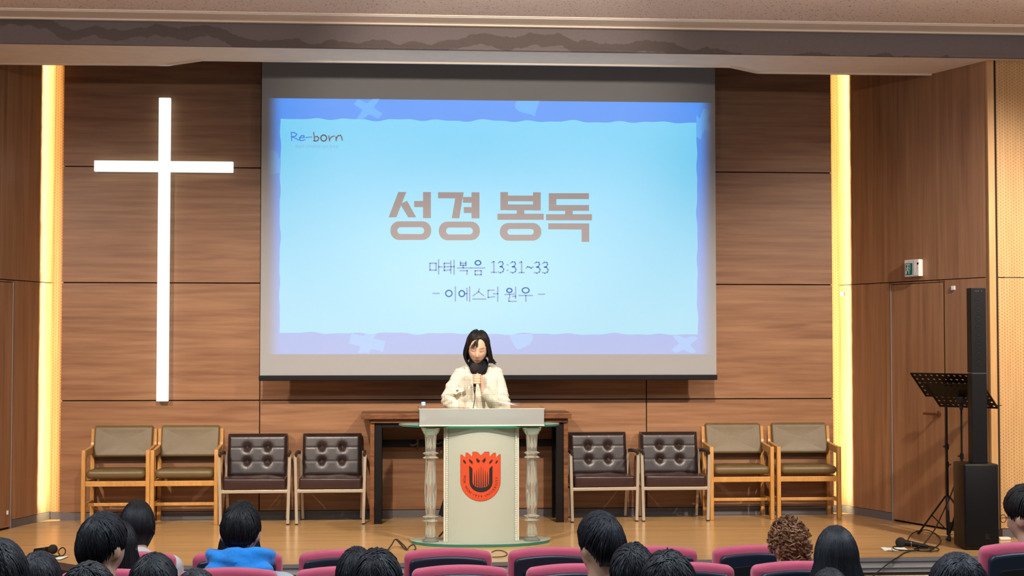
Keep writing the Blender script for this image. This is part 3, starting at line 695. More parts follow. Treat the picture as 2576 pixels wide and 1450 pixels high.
# bowed front panel
HW, PZ0, PZ1 = .272, .022, .897
def bow(x): return -.085*(1-(x/HW)**2)-.0
q = MB(); n = 24; vs = []; fs = []
for k in range(n+1):
    x = -HW+2*HW*k/n
    for (dy, z) in ((0, PZ0), (0, PZ1), (.010, PZ1), (.010, PZ0)): vs.append((x, bow(x)+dy+.02, z))
for k in range(n):
    for j in range(4): fs.append((k*4+j, k*4+(j+1) % 4, (k+1)*4+(j+1) % 4, (k+1)*4+j))
fs += [(0, 1, 2, 3), tuple(n*4+j for j in (3, 2, 1, 0))]
q.add(vs, fs); pn = q.build('front_panel', M['frost'], t, True)
for s in (-1, 1):
    q = MB(); q.box((s*(HW+.010)-.009, .018, PZ0), (s*(HW+.010)+.009, .032, PZ1), .002); q.build('edge_strip', M['acryl_m'], t)
    q = MB(); nb = 62
    for k in range(nb):
        z = PZ0+.008+(PZ1-PZ0-.016)*k/(nb-1); q.ell((s*(HW-.006), .006, z), (.0085, .0085, .0080), None, 8, 6)
    tag(q.build('bead_trim', M['acryl_m'], t, True), kind='stuff')
# crest on the panel
M['crest'] = pmat('orange_enamel', (.52, .066, .022), .35, vary=.06); M['crestk'] = pmat('crest_black', (.02, .016, .016), .4); M['crestrim'] = pmat('crest_rim', (.16, .02, .01), .4)
pxm = 9.0625
ppt = lambda X, Y_: (1130+X/pxm, 1120+Y_/pxm)
def crestp(p):
    v = at(*ppt(*p), LY-.06); return (v.x-LX, v.z)
shield = [(264, 235), (305, 235), (375, 297), (382, 190), (435, 190), (525, 275), (533, 165), (640, 165), (722, 245), (805, 165), (912, 165), (918, 272), (1000, 190), (1060, 190), (1066, 292), (1135, 228), (1170, 228)]
shield += [(716+452*math.cos(math.radians(a)), 830+448*math.sin(math.radians(a))) for a in range(0, 181, 6)]
def shield_xy(pts): return [crestp(p) for p in pts]
from mathutils.geometry import tessellate_polygon
def on_panel(polys, name, mat, lift, parent, th=.0):
    q = MB()
    for pl in polys:
        P2 = shield_xy(pl); bm = bmesh.new()
        vs = [bm.verts.new((x, 0, z)) for x, z in P2]; bm.faces.new(vs); bmesh.ops.triangulate(bm, faces=bm.faces[:])
        bmesh.ops.subdivide_edges(bm, edges=[e for e in bm.edges if e.calc_length() > .03], cuts=4, use_grid_fill=True)
        for v in bm.verts: v.co.y = bow(max(-HW, min(HW, v.co.x)))+.02-lift
        bmesh.ops.triangulate(bm, faces=bm.faces[:]); q.frombm(bm)
    o = q.build(name, mat, parent, normals=False)
    return o
def grow(pts, d):
    cx = sum(p[0] for p in pts)/len(pts); cy = sum(p[1] for p in pts)/len(pts)
    return [(cx+(p[0]-cx)*(1+d), cy+(p[1]-cy)*(1+d)) for p in pts]
cr = empty('crest'); cr.parent = t
on_panel([grow(shield, .014)], 'crest_rim', M['crestrim'], .0012, cr); on_panel([shield], 'crest_field', M['crest'], .0022, cr)
dia = [[(322, 330), (382, 385), (378, 445), (322, 392)], [(455, 315), (533, 382), (533, 450), (455, 372)], [(620, 290), (706, 365), (662, 415), (620, 365)],
       [(828, 282), (745, 365), (790, 412), (828, 362)], [(988, 318), (915, 388), (912, 448), (985, 378)], [(1112, 340), (1058, 388), (1058, 445), (1110, 388)]]
U = [(455, 470), (530, 540), (532, 845)]+[(725-190*math.cos(math.radians(a)), 860+115*math.sin(math.radians(a))) for a in range(8, 173, 8)]+[(918, 845), (916, 540), (988, 468), (988, 850)]
U += [(725+262*math.cos(math.radians(a)), 850+228*math.sin(math.radians(a))) for a in range(6, 175, 6)]+[(462, 850)]
bars = []
for k, (x, y0) in enumerate(((578, 610), (627, 570), (676, 520), (725, 480), (774, 520), (823, 570), (872, 605))):
    bars.append([(x-3, y0), (x+3, y0), (x+9, 700), (x+9, 820), (x+14, 1000-abs(k-3)*26), (x-14, 1000-abs(k-3)*26), (x-9, 820), (x-9, 700)])
bars = [[(p[0], min(p[1], 985-abs(b[0][0]+3-725)*.33)) for p in b] for b in bars]
on_panel(dia+[U]+bars, 'crest_emblem', M['crestk'], .0030, cr)
# lettering round the foot of the shield
word = 'MOK WON 1954 UNIVERSITY'
ang0, ang1, rad = 176, 20, (352, 352)
cl = []
R1c = (718, 812)
L_ = len(word)
def glyph(ch, size):
    c = bpy.data.curves.new('g', 'FONT'); c.body = ch; c.size = size; c.align_x = 'CENTER'; o = bpy.data.objects.new('g', c); COL.objects.link(o)
    me = bpy.data.meshes.new_from_object(o.evaluated_get(bpy.context.evaluated_depsgraph_get())); bpy.data.objects.remove(o); return me
q = MB()
steps = {'M': 1.25, 'W': 1.35, 'I': .55, ' ': .75, '1': .7}
tot = sum(steps.get(c, 1.0) for c in word); acc = 0
for ch in word:
    sw = steps.get(ch, 1.0); mid = acc+sw/2; acc += sw
    if ch == ' ': continue
    A = math.radians(197-(197-(-12))*mid/tot)         # measured clockwise below the shield centre
    bx, bz = 718+395*math.cos(A), 800+395*math.sin(A)
    me = glyph(ch, 78); rot = A-math.pi/2
    for pl in me.polygons:
        pts = []
        for vi in pl.vertices:
            v = me.vertices[vi].co; lx, ly = v.x, -v.y
            pts.append((bx+lx*math.cos(rot)-ly*math.sin(rot), bz+lx*math.sin(rot)+ly*math.cos(rot)))
        P2 = shield_xy(pts); q.add([(x, bow(x)+.02-.0032, z) for x, z in P2], [tuple(range(len(P2)))])
q.build('crest_lettering', M['crestk'], cr, normals=False)
# columns
prof = [(.040, .022), (.040, .034), (.030, .045), (.0265, .05), (.0245, .10), (.0225, .168), (.023, .172), (.040, .182), (.026, .194), (.026, .200), (.040, .214), (.023, .224), (.022, .23),
        (.0285, .33), (.030, .42), (.026, .56), (.0235, .650), (.024, .654), (.040, .664), (.026, .678), (.026, .686), (.040, .700), (.0245, .712), (.0255, .74), (.029, .838), (.030, .842), (.034, .846), (.046, .885), (.046, .898)]
for s in (-1, 1):
    q = MB(); q.lathe([(r*1.62, z) for r, z in prof], 12, (s*.391, .03, 0), None, .26); cN = q.build('column', M['acryl'], t)
    q = MB()
    for (z0, z1) in ((.06, .15), (.27, .40), (.44, .60), (.73, .82)):
        for k in range(3):
            a = k*2.1+.4; q.lathe([(.001, z0), (.0105, z0+.25*(z1-z0)), (.007, z0+.6*(z1-z0)), (.001, z1)], 8, (s*.391+.019*math.cos(a), .03+.019*math.sin(a), 0))
    q.build('column_core', M['acryl_m'], cN, True)
# top box: frosted front, clear sides, sloping reading sheet with inner curved brace
q = MB(); q.box((-.479, -.075, .912), (.477, -.067, 1.043), .002); q.build('front_board', M['frost2'], t)
q = MB(); q.box((-.481, -.082, .912), (.479, -.058, .922), .002); q.build('front_fillet', M['acryl_m'], t)
for s in (-1, 1):
    q = MB(); q.prism([(s*.483, -.066, .913), (s*.483, .35, .913), (s*.483, .35, 1.05), (s*.483, -.066, 1.046)], (s*.006, 0, 0)); q.build('side_board', M['sheet_c'], t)
q = MB(); q.prism([(-.30, -.055, .965), (.30, -.055, .965), (.325, .33, 1.016), (-.325, .33, 1.016)], (0, 0, .006)); q.build('reading_sheet', M['gl_top'], t)
q = MB(); q.tube([(x, .10-.10*(1-(x/.27)**2)*.0, 1.00-.055*(1-(abs(x)/.27)**4)) for x in [-.27+.54*k/20 for k in range(21)]], .006, 6); q.build('brace', M['acryl_m'], t)
q = MB(); q.bar((-.485, -.071, 1.0455), (.483, -.071, 1.0455), .009, .004); q.build('top_edge', M['acryl_m'], t)
tag(t, 'clear and frosted acrylic lectern with an orange university crest', 'lectern')
# clear plastic leaflet stand leaning to the right of the speaker on the lectern top
q = MB(); a, b = at(1262, 1014, 11.46), at(1310, 1024, 11.40)
q.prism([(a.x-.06, 11.47, 1.075), (b.x+.03, 11.42, 1.075), (b.x+.0, 11.42, b.z), (a.x-.02, 11.47, a.z+.004)], (0, .004, 0))
tag(q.build('clear_folder', clear('folder_film', (.92, .93, .92), .05)), 'clear plastic folder on the lectern beside the arm', 'folder')
# bottle
p = at(1065, 1028, 11.28); e = empty('water_bottle', (p.x, 11.28, .913))
M['pet'] = clear('bottle_plastic', (.84, .90, .93), .03); M['cap'] = pmat('pale_blue_cap', (.36, .55, .84), .4); M['lbl'] = pmat('bottle_label', (.62, .70, .78), .5)
q = MB(); q.lathe([(.024, 0), (.027, .004), (.027, .10), (.0265, .118), (.022, .132), (.013, .145), (.0125, .152)], 20); q.build('body', M['pet'], e, True)
q = MB(); q.lathe([(.0165, .150), (.0170, .152), (.0170, .174), (.0155, .178)], 20); q.build('cap', M['cap'], e, True)
q = MB(); q.lathe([(.0275, .035), (.0275, .085)], 20); q.build('label_band', M['lbl'], e, True)
tag(e, 'small clear water bottle with pale blue cap on the lectern', 'bottle')

# ------------------------------------------------------------------ loudspeaker column, music stands, exit sign, microphones, leads
e = empty('column_loudspeaker', (4.318, 10.78, 0), -.06)
q = MB(); q.box((-.125, -.19, .006), (.135, .075, .642), .012); q.build('subwoofer', M['blackm'], e, True)
q = MB(); q.box((-.118, -.196, .03), (.128, -.186, .63), .004); gr = q.build('grille', M['black'], e, True)
q = MB()
for k in range(28):
    a0, a1 = 2*math.pi*k/28, 2*math.pi*(k+1)/28; q.bar((.042+.011*math.cos(a0), -.197, .108+.011*math.sin(a0)), (.042+.011*math.cos(a1), -.197, .108+.011*math.sin(a1)), .0032, .002, (0, 1, 0))
q.bar((.028, -.197, .089), (.058, -.197, .089), .003, .002, (0, 1, 0)); q.bar((.055, -.197, .088), (.064, -.197, .080), .003, .002, (0, 1, 0)); q.build('emblem', M['chrome'], gr)
q = MB(); q.box((-.030, -.10, .642), (.085, .0, 1.318), .003); q.build('spacer', M['black'], e)
q = MB(); q.box((-.030, -.10, 1.324), (.085, .0, 1.967), .003); tw = q.build('array', M['black'], e)
q = MB(); q.box((-.024, -.0995, 1.318), (.080, -.001, 1.324)); q.build('joint_ring', M['chrome'], e)
for k in range(8):
    q = MB(); q.lathe([(.026, 0), (.026, .0012), (.020, .0006), (.008, .0016), (.001, .002)], 18, (.0275, -.1005, 1.40+.068*k), Matrix(((1, 0, 0), (0, 0, -1), (0, 1, 0)))); q.build('driver', M['black'], tw, True)
q = MB(); q.box((.0, -.1015, 1.940), (.032, -.1005, 1.946)); q.ell((.052, -.101, 1.943), (.004, .002, .004), None, 8, 6); q.build('badge', M['chrome'], tw)
tag(e, 'tall black column loudspeaker on a subwoofer at the right of the stage', 'speaker')
def music_stand(loc, rz, H, tilt, label, wt, flip=1, spread=.26, rot0=0.0, neck=.08):
    e = empty('music_stand', loc, rz)
    q = MB(); q.tube([(0, 0, .02), (0, 0, .60)], .0105, 10); q.build('lower_tube', M['blackm'], e)
    q = MB(); q.tube([(0, 0, .56), (0, 0, H-neck)], .0075, 10); q.build('upper_tube', M['blackm'], e)
    for z, k in ((.58, 1), (.31, 1), (.72 if flip > 0 else .66, -1)):
        q = MB(); q.lathe([(.0145, z-.022), (.0145, z+.022)], 12); c = q.build('clamp', M['blackm'], e)
        q = MB(); q.tube([(k*.012, 0, z), (k*.030, 0, z)], [.006, .0085], 8); q.build('knob', M['rubber'], c)
    for k in range(3):
        a = rot0+k*2*math.pi/3; dx, dy = math.cos(a), math.sin(a)
        q = MB(); q.bar((dx*.018, dy*.018, .325), (dx*spread, dy*spread, .016), .017, .010); lg = q.build('leg', M['blackm'], e)
        q = MB(); q.tube([(dx*(spread-.02), dy*(spread-.02), .036), (dx*(spread+.012), dy*(spread+.012), .008)], .011, 8); q.build('foot', M['rubber'], lg)
        q = MB(); q.bar((dx*spread*.55, dy*spread*.55, .165), (dx*.014, dy*.014, .06), .010, .006); q.build('brace', M['blackm'], lg)
    # perforated desk: sheet with round holes (frame of quads round every hole)
    nx, nz, wdt, hgt = 10, 6, .49, .315
    q = MB(); cw, chh = wdt/nx, hgt/nz; ns = 16
    Mt = Matrix.Rotation(tilt, 3, 'X'); OFF = Vector((0, .5*hgt*math.sin(tilt), H-.5*hgt*math.cos(tilt)))
    for side in (0, .0022):
        for i in range(nx):
            for j in range(nz):
                cx, cz = -wdt/2+cw*(i+.5), chh*(j+.5); vs = []; r = .0105
                for k in range(ns):
                    a = 2*math.pi*k/ns; c_, s_ = math.cos(a), math.sin(a); sc = 1/max(abs(c_)/(cw/2), abs(s_)/(chh/2))
                    vs += [(cx+r*c_, side, cz+r*s_), (cx+sc*c_, side, cz+sc*s_)]
                q.add([Mt @ Vector(v)+OFF for v in vs], [(2*k, 2*k+1, (2*k+3) % (2*ns), (2*k+2) % (2*ns)) for k in range(ns)])
    dk = q.build('desk', M['blackm'], e, normals=False)
    q = MB()
    for (a, b) in (((-wdt/2, 0, 0), (wdt/2, 0, 0)), ((-wdt/2, 0, 0), (-wdt/2, 0, hgt)), ((wdt/2, 0, 0), (wdt/2, 0, hgt)), ((-wdt/2, 0, hgt), (wdt/2, 0, hgt))):
        q.bar(Mt @ Vector(a)+OFF, Mt @ Vector(b)+OFF, .008, .008)
    q.build('desk_rim', M['blackm'], dk)
    q = MB(); q.bar(Mt @ Vector((-wdt/2-.01, .028, 0))+OFF, Mt @ Vector((wdt/2+.01, .028, 0))+OFF, .05, .006); q.build('ledge', M['blackm'], e)
    q = MB(); q.box((-.030, -.030, H-.055), (.030, .012, H-.010), .006); q.tube([(0, 0, H-neck-.03), (0, -.004, H-.02)], .014, 10); q.build('tilt_bracket', M['rubber'], e, True)
    tag(e, label, 'music stand', 'black music stands'); return e
p1 = at(2382, 1100, 11.30); zt1 = at(2368, 970, 11.30).z
music_stand((p1.x, p1.y, 0), -.84, zt1, .92, 'black perforated music stand with tripod in front of the right door', .4, 1, .25, 3.14)
p2 = at(2419, 1100, 11.10); zt2 = at(2420, 996, 11.10).z
music_stand((p2.x, p2.y, 0), -.84, zt2, .92, 'black perforated music stand half hidden behind the loudspeaker', .4, -1, .12, 1.9)

# exit sign on the right splay
def sign():
    a = rw(12.135, .0); n = Vector((-1, -RK, 0)).normalized(); tv = Vector((RK, -1, 0)).normalized(); up = Vector((0, 0, 1)); z0 = 2.112; L = .185; H = .145; D = .045
    o = Vector((a.x, a.y, z0)); P = lambda u, v, w_: o+tv*u+up*v+n*w_
    e = empty('exit_sign', o); e_inv = -o
    def b(u0, v0, w0, u1, v1, w1, name, mat, bev=.0):
        q = MB(); q.box((u0, v0, w0), (u1, v1, w1), bev); q.v = [P(v.x, v.y, v.z)+e_inv for v in q.v]; return q.build(name, mat, e)
    b(0, 0, 0, L, H, D, 'housing', M['white'], .006)
    for k in range(4): b(L-.012-.016*k, .01, D, L-.006-.016*k, H-.01, D+.002, 'rib', M['white'])
    b(L-.02, H-.045, D, L-.004, H-.028, D+.003, 'test_button', M['black'])
    b(.012, .016, D, .105, H-.030, D+.003, 'sign_face', M['green'])
    q = MB()
    def st(pts, wd):
        for pl in stroke(pts, wd): q.add([P(u, v, D+.0045)+e_inv for u, v in pl], [tuple(range(4))])
    st([(.022, .022), (.022, .105), (.078, .105), (.078, .060)], .006)
    st([(.050, .088), (.046, .062), (.034, .044), (.028, .026)], .011); st([(.048, .062), (.066, .050), (.064, .028)], .010); st([(.050, .084), (.068, .070)], .007); st([(.050, .084), (.034, .070)], .007)
    q.add([P(.053+.008*math.cos(k*math.pi/6), .098+.008*math.sin(k*math.pi/6), D+.0045)+e_inv for k in range(12)], [tuple(range(12))])
    q.build('running_figure', M['white'], e, normals=False)
    tag(e, 'white and green exit sign with running figure above the right door', 'sign')
sign()
# microphones lying on the stage with their leads and sheets of paper
def mic_floor(px, py, ang, label, tiltup=.12, sc=1.0):
    p = onfloor(px, py); e = empty('microphone', (p.x, p.y, 0), ang)
    q = MB(); q.ell((0, 0, .040*sc), (.040*sc, .038*sc, .039*sc), None, 20, 14); q.build('foam_ball', pmat('mic_foam', (.018, .013, .013), .95, bump=(300, .6)), e, True)
    q = MB(); q.tube([(.03*sc, 0, .036*sc), (.08*sc, 0, .031*sc), (.20*sc, 0, .016)], [.026*sc, .022*sc, .0125], 14); q.build('body', M['black'], e, True)
    q = MB(); q.tube([(.075*sc, 0, .031*sc), (.079*sc, 0, .031*sc)], [.0235*sc]*2, 14); q.build('ring', M['chrome'], e, True)
    tag(e, label, 'microphone', 'microphones lying on the stage'); return p
M['lead'] = pmat('black_lead', (.016, .013, .011), .5)
def lead(pix, label, r=.0045, z=.006, hop=None):
    pts = []
    for k, (x, y) in enumerate(pix):
        zz = z+(hop[k] if hop else 0); pts.append(onfloor(x, y, zz))
    return cord('microphone_lead', pts, r, M['lead'], label, 'cable', 6, 7)
mic_floor(2266, 1379, -.35, 'black foam-headed microphone lying on the right of the stage')
lead([(2300, 1380), (2330, 1382), (2352, 1378), (2367, 1362), (2355, 1345), (2330, 1334), (2300, 1340), (2284, 1358), (2283, 1372), (2262, 1374), (2246, 1377), (2258, 1384), (2300, 1386), (2345, 1388), (2362, 1383), (2340, 1375), (2312, 1378), (2300, 1385), (2330, 1387), (2350, 1381), (2330, 1377)],
     'black microphone lead looped in front of the music stand', .0045, .005, [0.006*(k % 4) for k in range(21)])
cord('speaker_lead', [at(2399, 1226, 11.06), at(2392, 1246, 11.10), at(2372, 1290, 11.15), at(2350, 1335, 11.0), onfloor(2324, 1369, .022), onfloor(2310, 1376, .024)], .005, M['lead'], 'thin dark lead running from the subwoofer down to the floor microphone', 'cable')
q0 = [onfloor(2312, 1384, .022), onfloor(2280, 1390, .006), onfloor(2264, 1399, .006), onfloor(2258, 1403.5, .008)]
q0 += [Vector((3.50, 10.245, -.02)), Vector((3.40, 10.20, -.075)), Vector((3.27, 10.12, -.16)), Vector((3.1, 9.95, -.30))]
cord('trailing_lead', q0, .005, M['lead'], 'grey-brown lead trailing over the stage edge towards the audience', 'cable')
def sheet(px0, px1, py, label):
    a, b = onfloor(px0, py), onfloor(px1, py); q = MB(); n = 6; vs = []
    for j in range(2):
        for i in range(n+1):
            u = i/n; vs.append((a.x+(b.x-a.x)*u+.02*j, a.y+.16*j+.012*math.sin(u*9), .003+.004*abs(math.sin(u*7+j))))
    fs = [(i, i+1, n+2+i, n+1+i) for i in range(n)]
    q.add(vs, fs); vs2 = [(v[0], v[1], v[2]-.002) for v in vs]; q.add(vs2, [tuple(reversed(f)) for f in fs])
    tag(q.build('paper_sheet', M['paper'], None), label, 'paper')
sheet(2226, 2288, 1388, 'white sheet of paper under the right floor microphone')
mic_floor(133, 1395, 2.6, 'black foam-headed microphone lying at the left of the stage', sc=.9)
lead([(88, 1395), (86, 1390), (96, 1388), (112, 1392), (128, 1397), (148, 1400), (160, 1397), (165, 1388), (160, 1379), (152, 1381), (146, 1390), (150, 1397), (140, 1402), (118, 1401), (100, 1398), (90, 1394), (78, 1396)],
     'black microphone lead coiled round the left floor microphone', .0045, .006, [.004, .012, .014, .006, .01, .004, .01, .03, .05, .04, .02, .006, .004, .01, .012, .006, 0])
sheet(112, 152, 1411, 'white sheet of paper beside the left floor microphone')
lead([(975, 1385), (985, 1372), (994, 1358), (1004, 1366), (1014, 1378), (1024, 1383), (1014, 1371), (998, 1357), (1008, 1370), (1022, 1384), (1030, 1376), (1040, 1371), (1046, 1380), (1042, 1384)],
     'black lead bunched beside the left foot of the lectern', .005, .006, [0, .02, .05, .03, .01, 0, .02, .055, .03, 0, .02, .03, .01, 0])
lead([(1104, 1350), (1112, 1341), (1119, 1333)], 'short black lead behind the left lectern column', .005, .006)
lead([(1237, 1390), (1246, 1386), (1262, 1386), (1275, 1392), (1272, 1399), (1255, 1402), (1238, 1402)], 'thin loop of lead on the stage in front of the lectern', .003, .004)
# low dark cabinet standing in front of the stage at the far left
a, b = at(112, 1415, 10.05), at(205, 1428, 10.05)
e = empty('floor_monitor', (0, 0, 0)); MBm = pmat('dark_brown_board', (.030, .020, .020), .55)
q = MB(); q.prism([(a.x-.25, 9.85, -.56), (b.x, 9.85, -.56), (b.x, 9.85, b.z), (a.x-.25, 9.85, a.z+.05)], (0, .25, 0)); q.build('cabinet', MBm, e)
q = MB(); q.prism([(a.x-.2, 9.845, -.5), (b.x-.04, 9.845, -.5), (b.x-.04, 9.845, b.z-.05), (a.x-.2, 9.845, a.z-.02)], (0, -.008, 0)); q.build('grille', M['black'], e)
tag(e, 'low dark brown wedge cabinet against the stage edge at the left', 'cabinet')
q = MB(); c = at(2560, 1356, 11.0); pz = onfloor(2526, 1359)
q = MB(); q.slab(rrect(-.045, -.03, .045, .03, .01), .022, .006, XY); q.v = [v+Vector((pz.x, pz.y, .0)) for v in q.v]
tag(q.build('power_strip', M['trim'], None, True), 'cream power strip on the floor beside the subwoofer', 'power strip')

# ------------------------------------------------------------------ people
def capsule(pts, seg=14):
    """chain of (point, radius): tapered closed tube with round ends"""
    P = [Vector(p) for p, r in pts]; R = [r for p, r in pts]; q = MB(); path = []; rad = []
    d0 = (P[0]-P[1]).normalized(); d1 = (P[-1]-P[-2]).normalized()
    for k in range(5, 0, -1): a = math.pi/2*k/5.3; path.append(P[0]+d0*R[0]*math.sin(a)); rad.append(R[0]*math.cos(a))
    for i in range(len(P)-1):
        n = max(2, int((P[i+1]-P[i]).length/.03))
        for k in range(n): u = k/n; path.append(P[i].lerp(P[i+1], u)); rad.append(R[i]+(R[i+1]-R[i])*u)
    path.append(P[-1]); rad.append(R[-1])
    for k in range(1, 6): a = math.pi/2*k/5.3; path.append(P[-1]+d1*R[-1]*math.sin(a)); rad.append(R[-1]*math.cos(a))
    q.tube(path, rad, seg); return q
HA = (.0745, .094, .118)
def head_shape(Mh, loc, face=True, nu=48, nv=36, sc=1.0):
    """skull with brow, nose, lips and chin; face looks along local -y"""
    q = MB(); vs = []; fs = []
    G = lambda x, z, cx, cz, sx, sz: math.exp(-((x-cx)/sx)**2-((z-cz)/sz)**2)
    for i in range(nv+1):
        th = math.pi*i/nv
        for j in range(nu):
            ph = 2*math.pi*j/nu; dx, dy, dz = math.sin(th)*math.cos(ph), math.sin(th)*math.sin(ph), math.cos(th)
            x, y, z = HA[0]*dx, HA[1]*dy, HA[2]*dz
            if z < 0:
                k = min(1, -z/HA[2]); x *= 1-.30*k**1.6; y = y*(1-.20*k**2)-(.010*k if dy < 0 else -.012*k*0)
                if dy > 0: y *= 1-.25*k
            if face and dy < 0:
                y -= .021*G(x, z, 0, -.030, .012, .020)+.010*G(x, z, 0, -.008, .009, .022)+.006*G(abs(x), z, .012, -.036, .007, .008)
                y += .008*G(abs(x), z, .031, .006, .016, .012); y -= .004*G(abs(x), z, .031, .005, .012, .007)
                y -= .004*G(x, z, 0, .026, .045, .010)+.007*G(x, z, 0, -.068, .020, .009)+.007*G(x, z, 0, -.104, .020, .014)
                y -= .004*G(abs(x), z, .040, -.030, .018, .020)
            vs.append(Mh @ (Vector((x, y, z))*sc)+loc)
    for i in range(nv):
        for j in range(nu): fs.append((i*nu+j, (i+1)*nu+j, (i+1)*nu+(j+1) % nu, i*nu+(j+1) % nu))
    q.add(vs, fs)
    for s in (-1, 1):       # ears
        e = MB(); e.ell((0, 0, 0), (.007, .018, .030), Matrix.Rotation(s*.35, 3, 'Z'), 12, 8)
        q.add([Mh @ ((v+Vector((s*.079, .012, -.012)))*sc)+loc for v in e.v], e.f)
    return q
def fuse(name, shapes, voxel, mats, parent, smooth=2, colour=None, matsel=None, warp=None):
    """union of closed shapes into one continuous skin"""
    q = MB()
    for s in shapes: q.add(s.v, s.f)
    me = q.mesh(name); o = bpy.data.objects.new('tmp', me); WS = bpy.data.scenes.new('work'); WS.collection.objects.link(o)
    bm = bmesh.new(); bm.from_mesh(me); bmesh.ops.recalc_face_normals(bm, faces=bm.faces); bm.to_mesh(me); bm.free()
    r = o.modifiers.new('r', 'REMESH'); r.mode = 'VOXEL'; r.voxel_size = voxel
    if smooth: s = o.modifiers.new('s', 'SMOOTH'); s.factor = .5; s.iterations = smooth
    WS.view_layers[0].update(); dg = WS.view_layers[0].depsgraph; new = bpy.data.meshes.new_from_object(o.evaluated_get(dg)); bpy.data.objects.remove(o); bpy.data.scenes.remove(WS)
    new.name = name; new.materials.clear()
    if warp:
        nv_ = len(new.vertices); co = [0.0]*(3*nv_); no = [0.0]*(3*nv_); new.vertices.foreach_get('co', co); new.vertex_normals.foreach_get('vector', no)
        for i in range(nv_): co[3*i:3*i+3] = warp(Vector(co[3*i:3*i+3]), Vector(no[3*i:3*i+3]))
        new.vertices.foreach_set('co', co); new.update()
    if colour:
        ca = new.color_attributes.new('Col', 'FLOAT_COLOR', 'POINT')
        cb = []
        for v in new.vertices: cb += [*colour(v.co), 1]
        ca.data.foreach_set('color', cb)
    ob = link(name, new, mats, parent, 'all')
    if matsel:
        for p in new.polygons: p.material_index = matsel(p.center)
    return ob
def hairmat(name, col, rough=.46):
    m = pmat(name, col, rough, vcol=True, spec=.4); return m
HM = hairmat('hair_strands', (.01, .01, .012))
def locks(name, paths, base, parent, tint, spread=.5, n=4, colours=None, cap=None):
    """hair as tapered locks; tint = base colour, spread = per-lock brightness change"""
    q = MB(); cols = []
    if cap: q.add(cap.v, cap.f); cols += [tint]*len(cap.v)
    for (pts, rad) in paths:
        k0 = len(q.v); q.tube(pts, rad, n, True, .38); f = 1+random.uniform(-spread, spread)
        c = tuple(x*f for x in (random.choice(colours) if colours else tint)); cols += [c]*(len(q.v)-k0)
    me = q.mesh(name); ca = me.color_attributes.new('Col', 'FLOAT_COLOR', 'POINT')
    cb = []
    for c in cols: cb += [*c, 1]
    ca.data.foreach_set('color', cb)
    return link(name, me, HM, parent, 'all')
def skull(v, k=1.0):
    """push a local direction out to the skull surface times k"""
    d = math.sqrt((v.x/HA[0])**2+(v.y/HA[1])**2+(v.z/HA[2])**2); d = max(d, 1e-6)
    return Vector((v.x/d*k, v.y/d*k, v.z/d*k))
def scalp_cap(Mh, loc, sc, k, hairline):
    """closed under-layer: stands over the scalp inside the hairline, sinks inside the head elsewhere"""
    c = MB(); c.ell((0, 0, 0), HA, None, 56, 40)
    for i, v in enumerate(c.v):
        a = math.atan2(v.x, -v.y); f = k if v.z > hairline(a) else .86
        c.v[i] = Mh @ (v*f*sc)+loc
    return c
def short_hair(e, Mh, loc, sc, tint, n=1000, vol=1.09, nape=-.046, side=.010, front=.045, mess=.10, crown=(.006, .045, .112), spread=.5, name='hair', lift=0.0, rad=.0031, colours=None):
    hl = lambda a: (front if abs(a) < .75 else front+(side-front)*(abs(a)-.75)/.55 if abs(a) < 1.3 else side+.0*(a) if abs(a) < 1.85 else side+(nape-side)*min(1, (abs(a)-1.85)/.7))
    paths = []
    for k in range(n):
        a = random.uniform(-math.pi, math.pi); zt = hl(a)-random.uniform(-.006, .024)
        c0 = Vector(crown)+Vector((random.gauss(0, .012), random.gauss(0, .016), 0)); ze = zt/HA[2]; rr_ = math.sqrt(max(.02, 1-ze*ze))
        end = Vector((HA[0]*rr_*math.sin(a), -HA[1]*rr_*math.cos(a), zt)); lf = vol+random.uniform(-.012, .016)+abs(random.gauss(0, mess*.06)); u0 = random.random()**1.6*.55
        pts = []; m_ = 7; tw = max(-.3, min(.3, random.gauss(0, mess)))
        for i in range(m_):
            u = u0+(1-u0)*i/(m_-1); p = skull(c0.lerp(end, u), (lf+(1.025-lf)*max(0, (u-.55)/.45)**2)*(1+.012*math.sin(u*3.0+k)+lift*math.sin(u*math.pi)))
            p.rotate(Euler((0, 0, tw*math.sin(u*2.5)))); p *= (1-.045*max(0, u-.8)/.2)
            pts.append(Mh @ (p*sc)+loc)
        r0 = rad*random.uniform(.7, 1.25)*sc; paths.append((pts, [r0*.35]+[r0]*(m_-3)+[r0*.75, r0*.15]))
    return locks(name, paths, None, e, tint, spread, 4, colours, scalp_cap(Mh, loc, sc, vol-.008, hl))
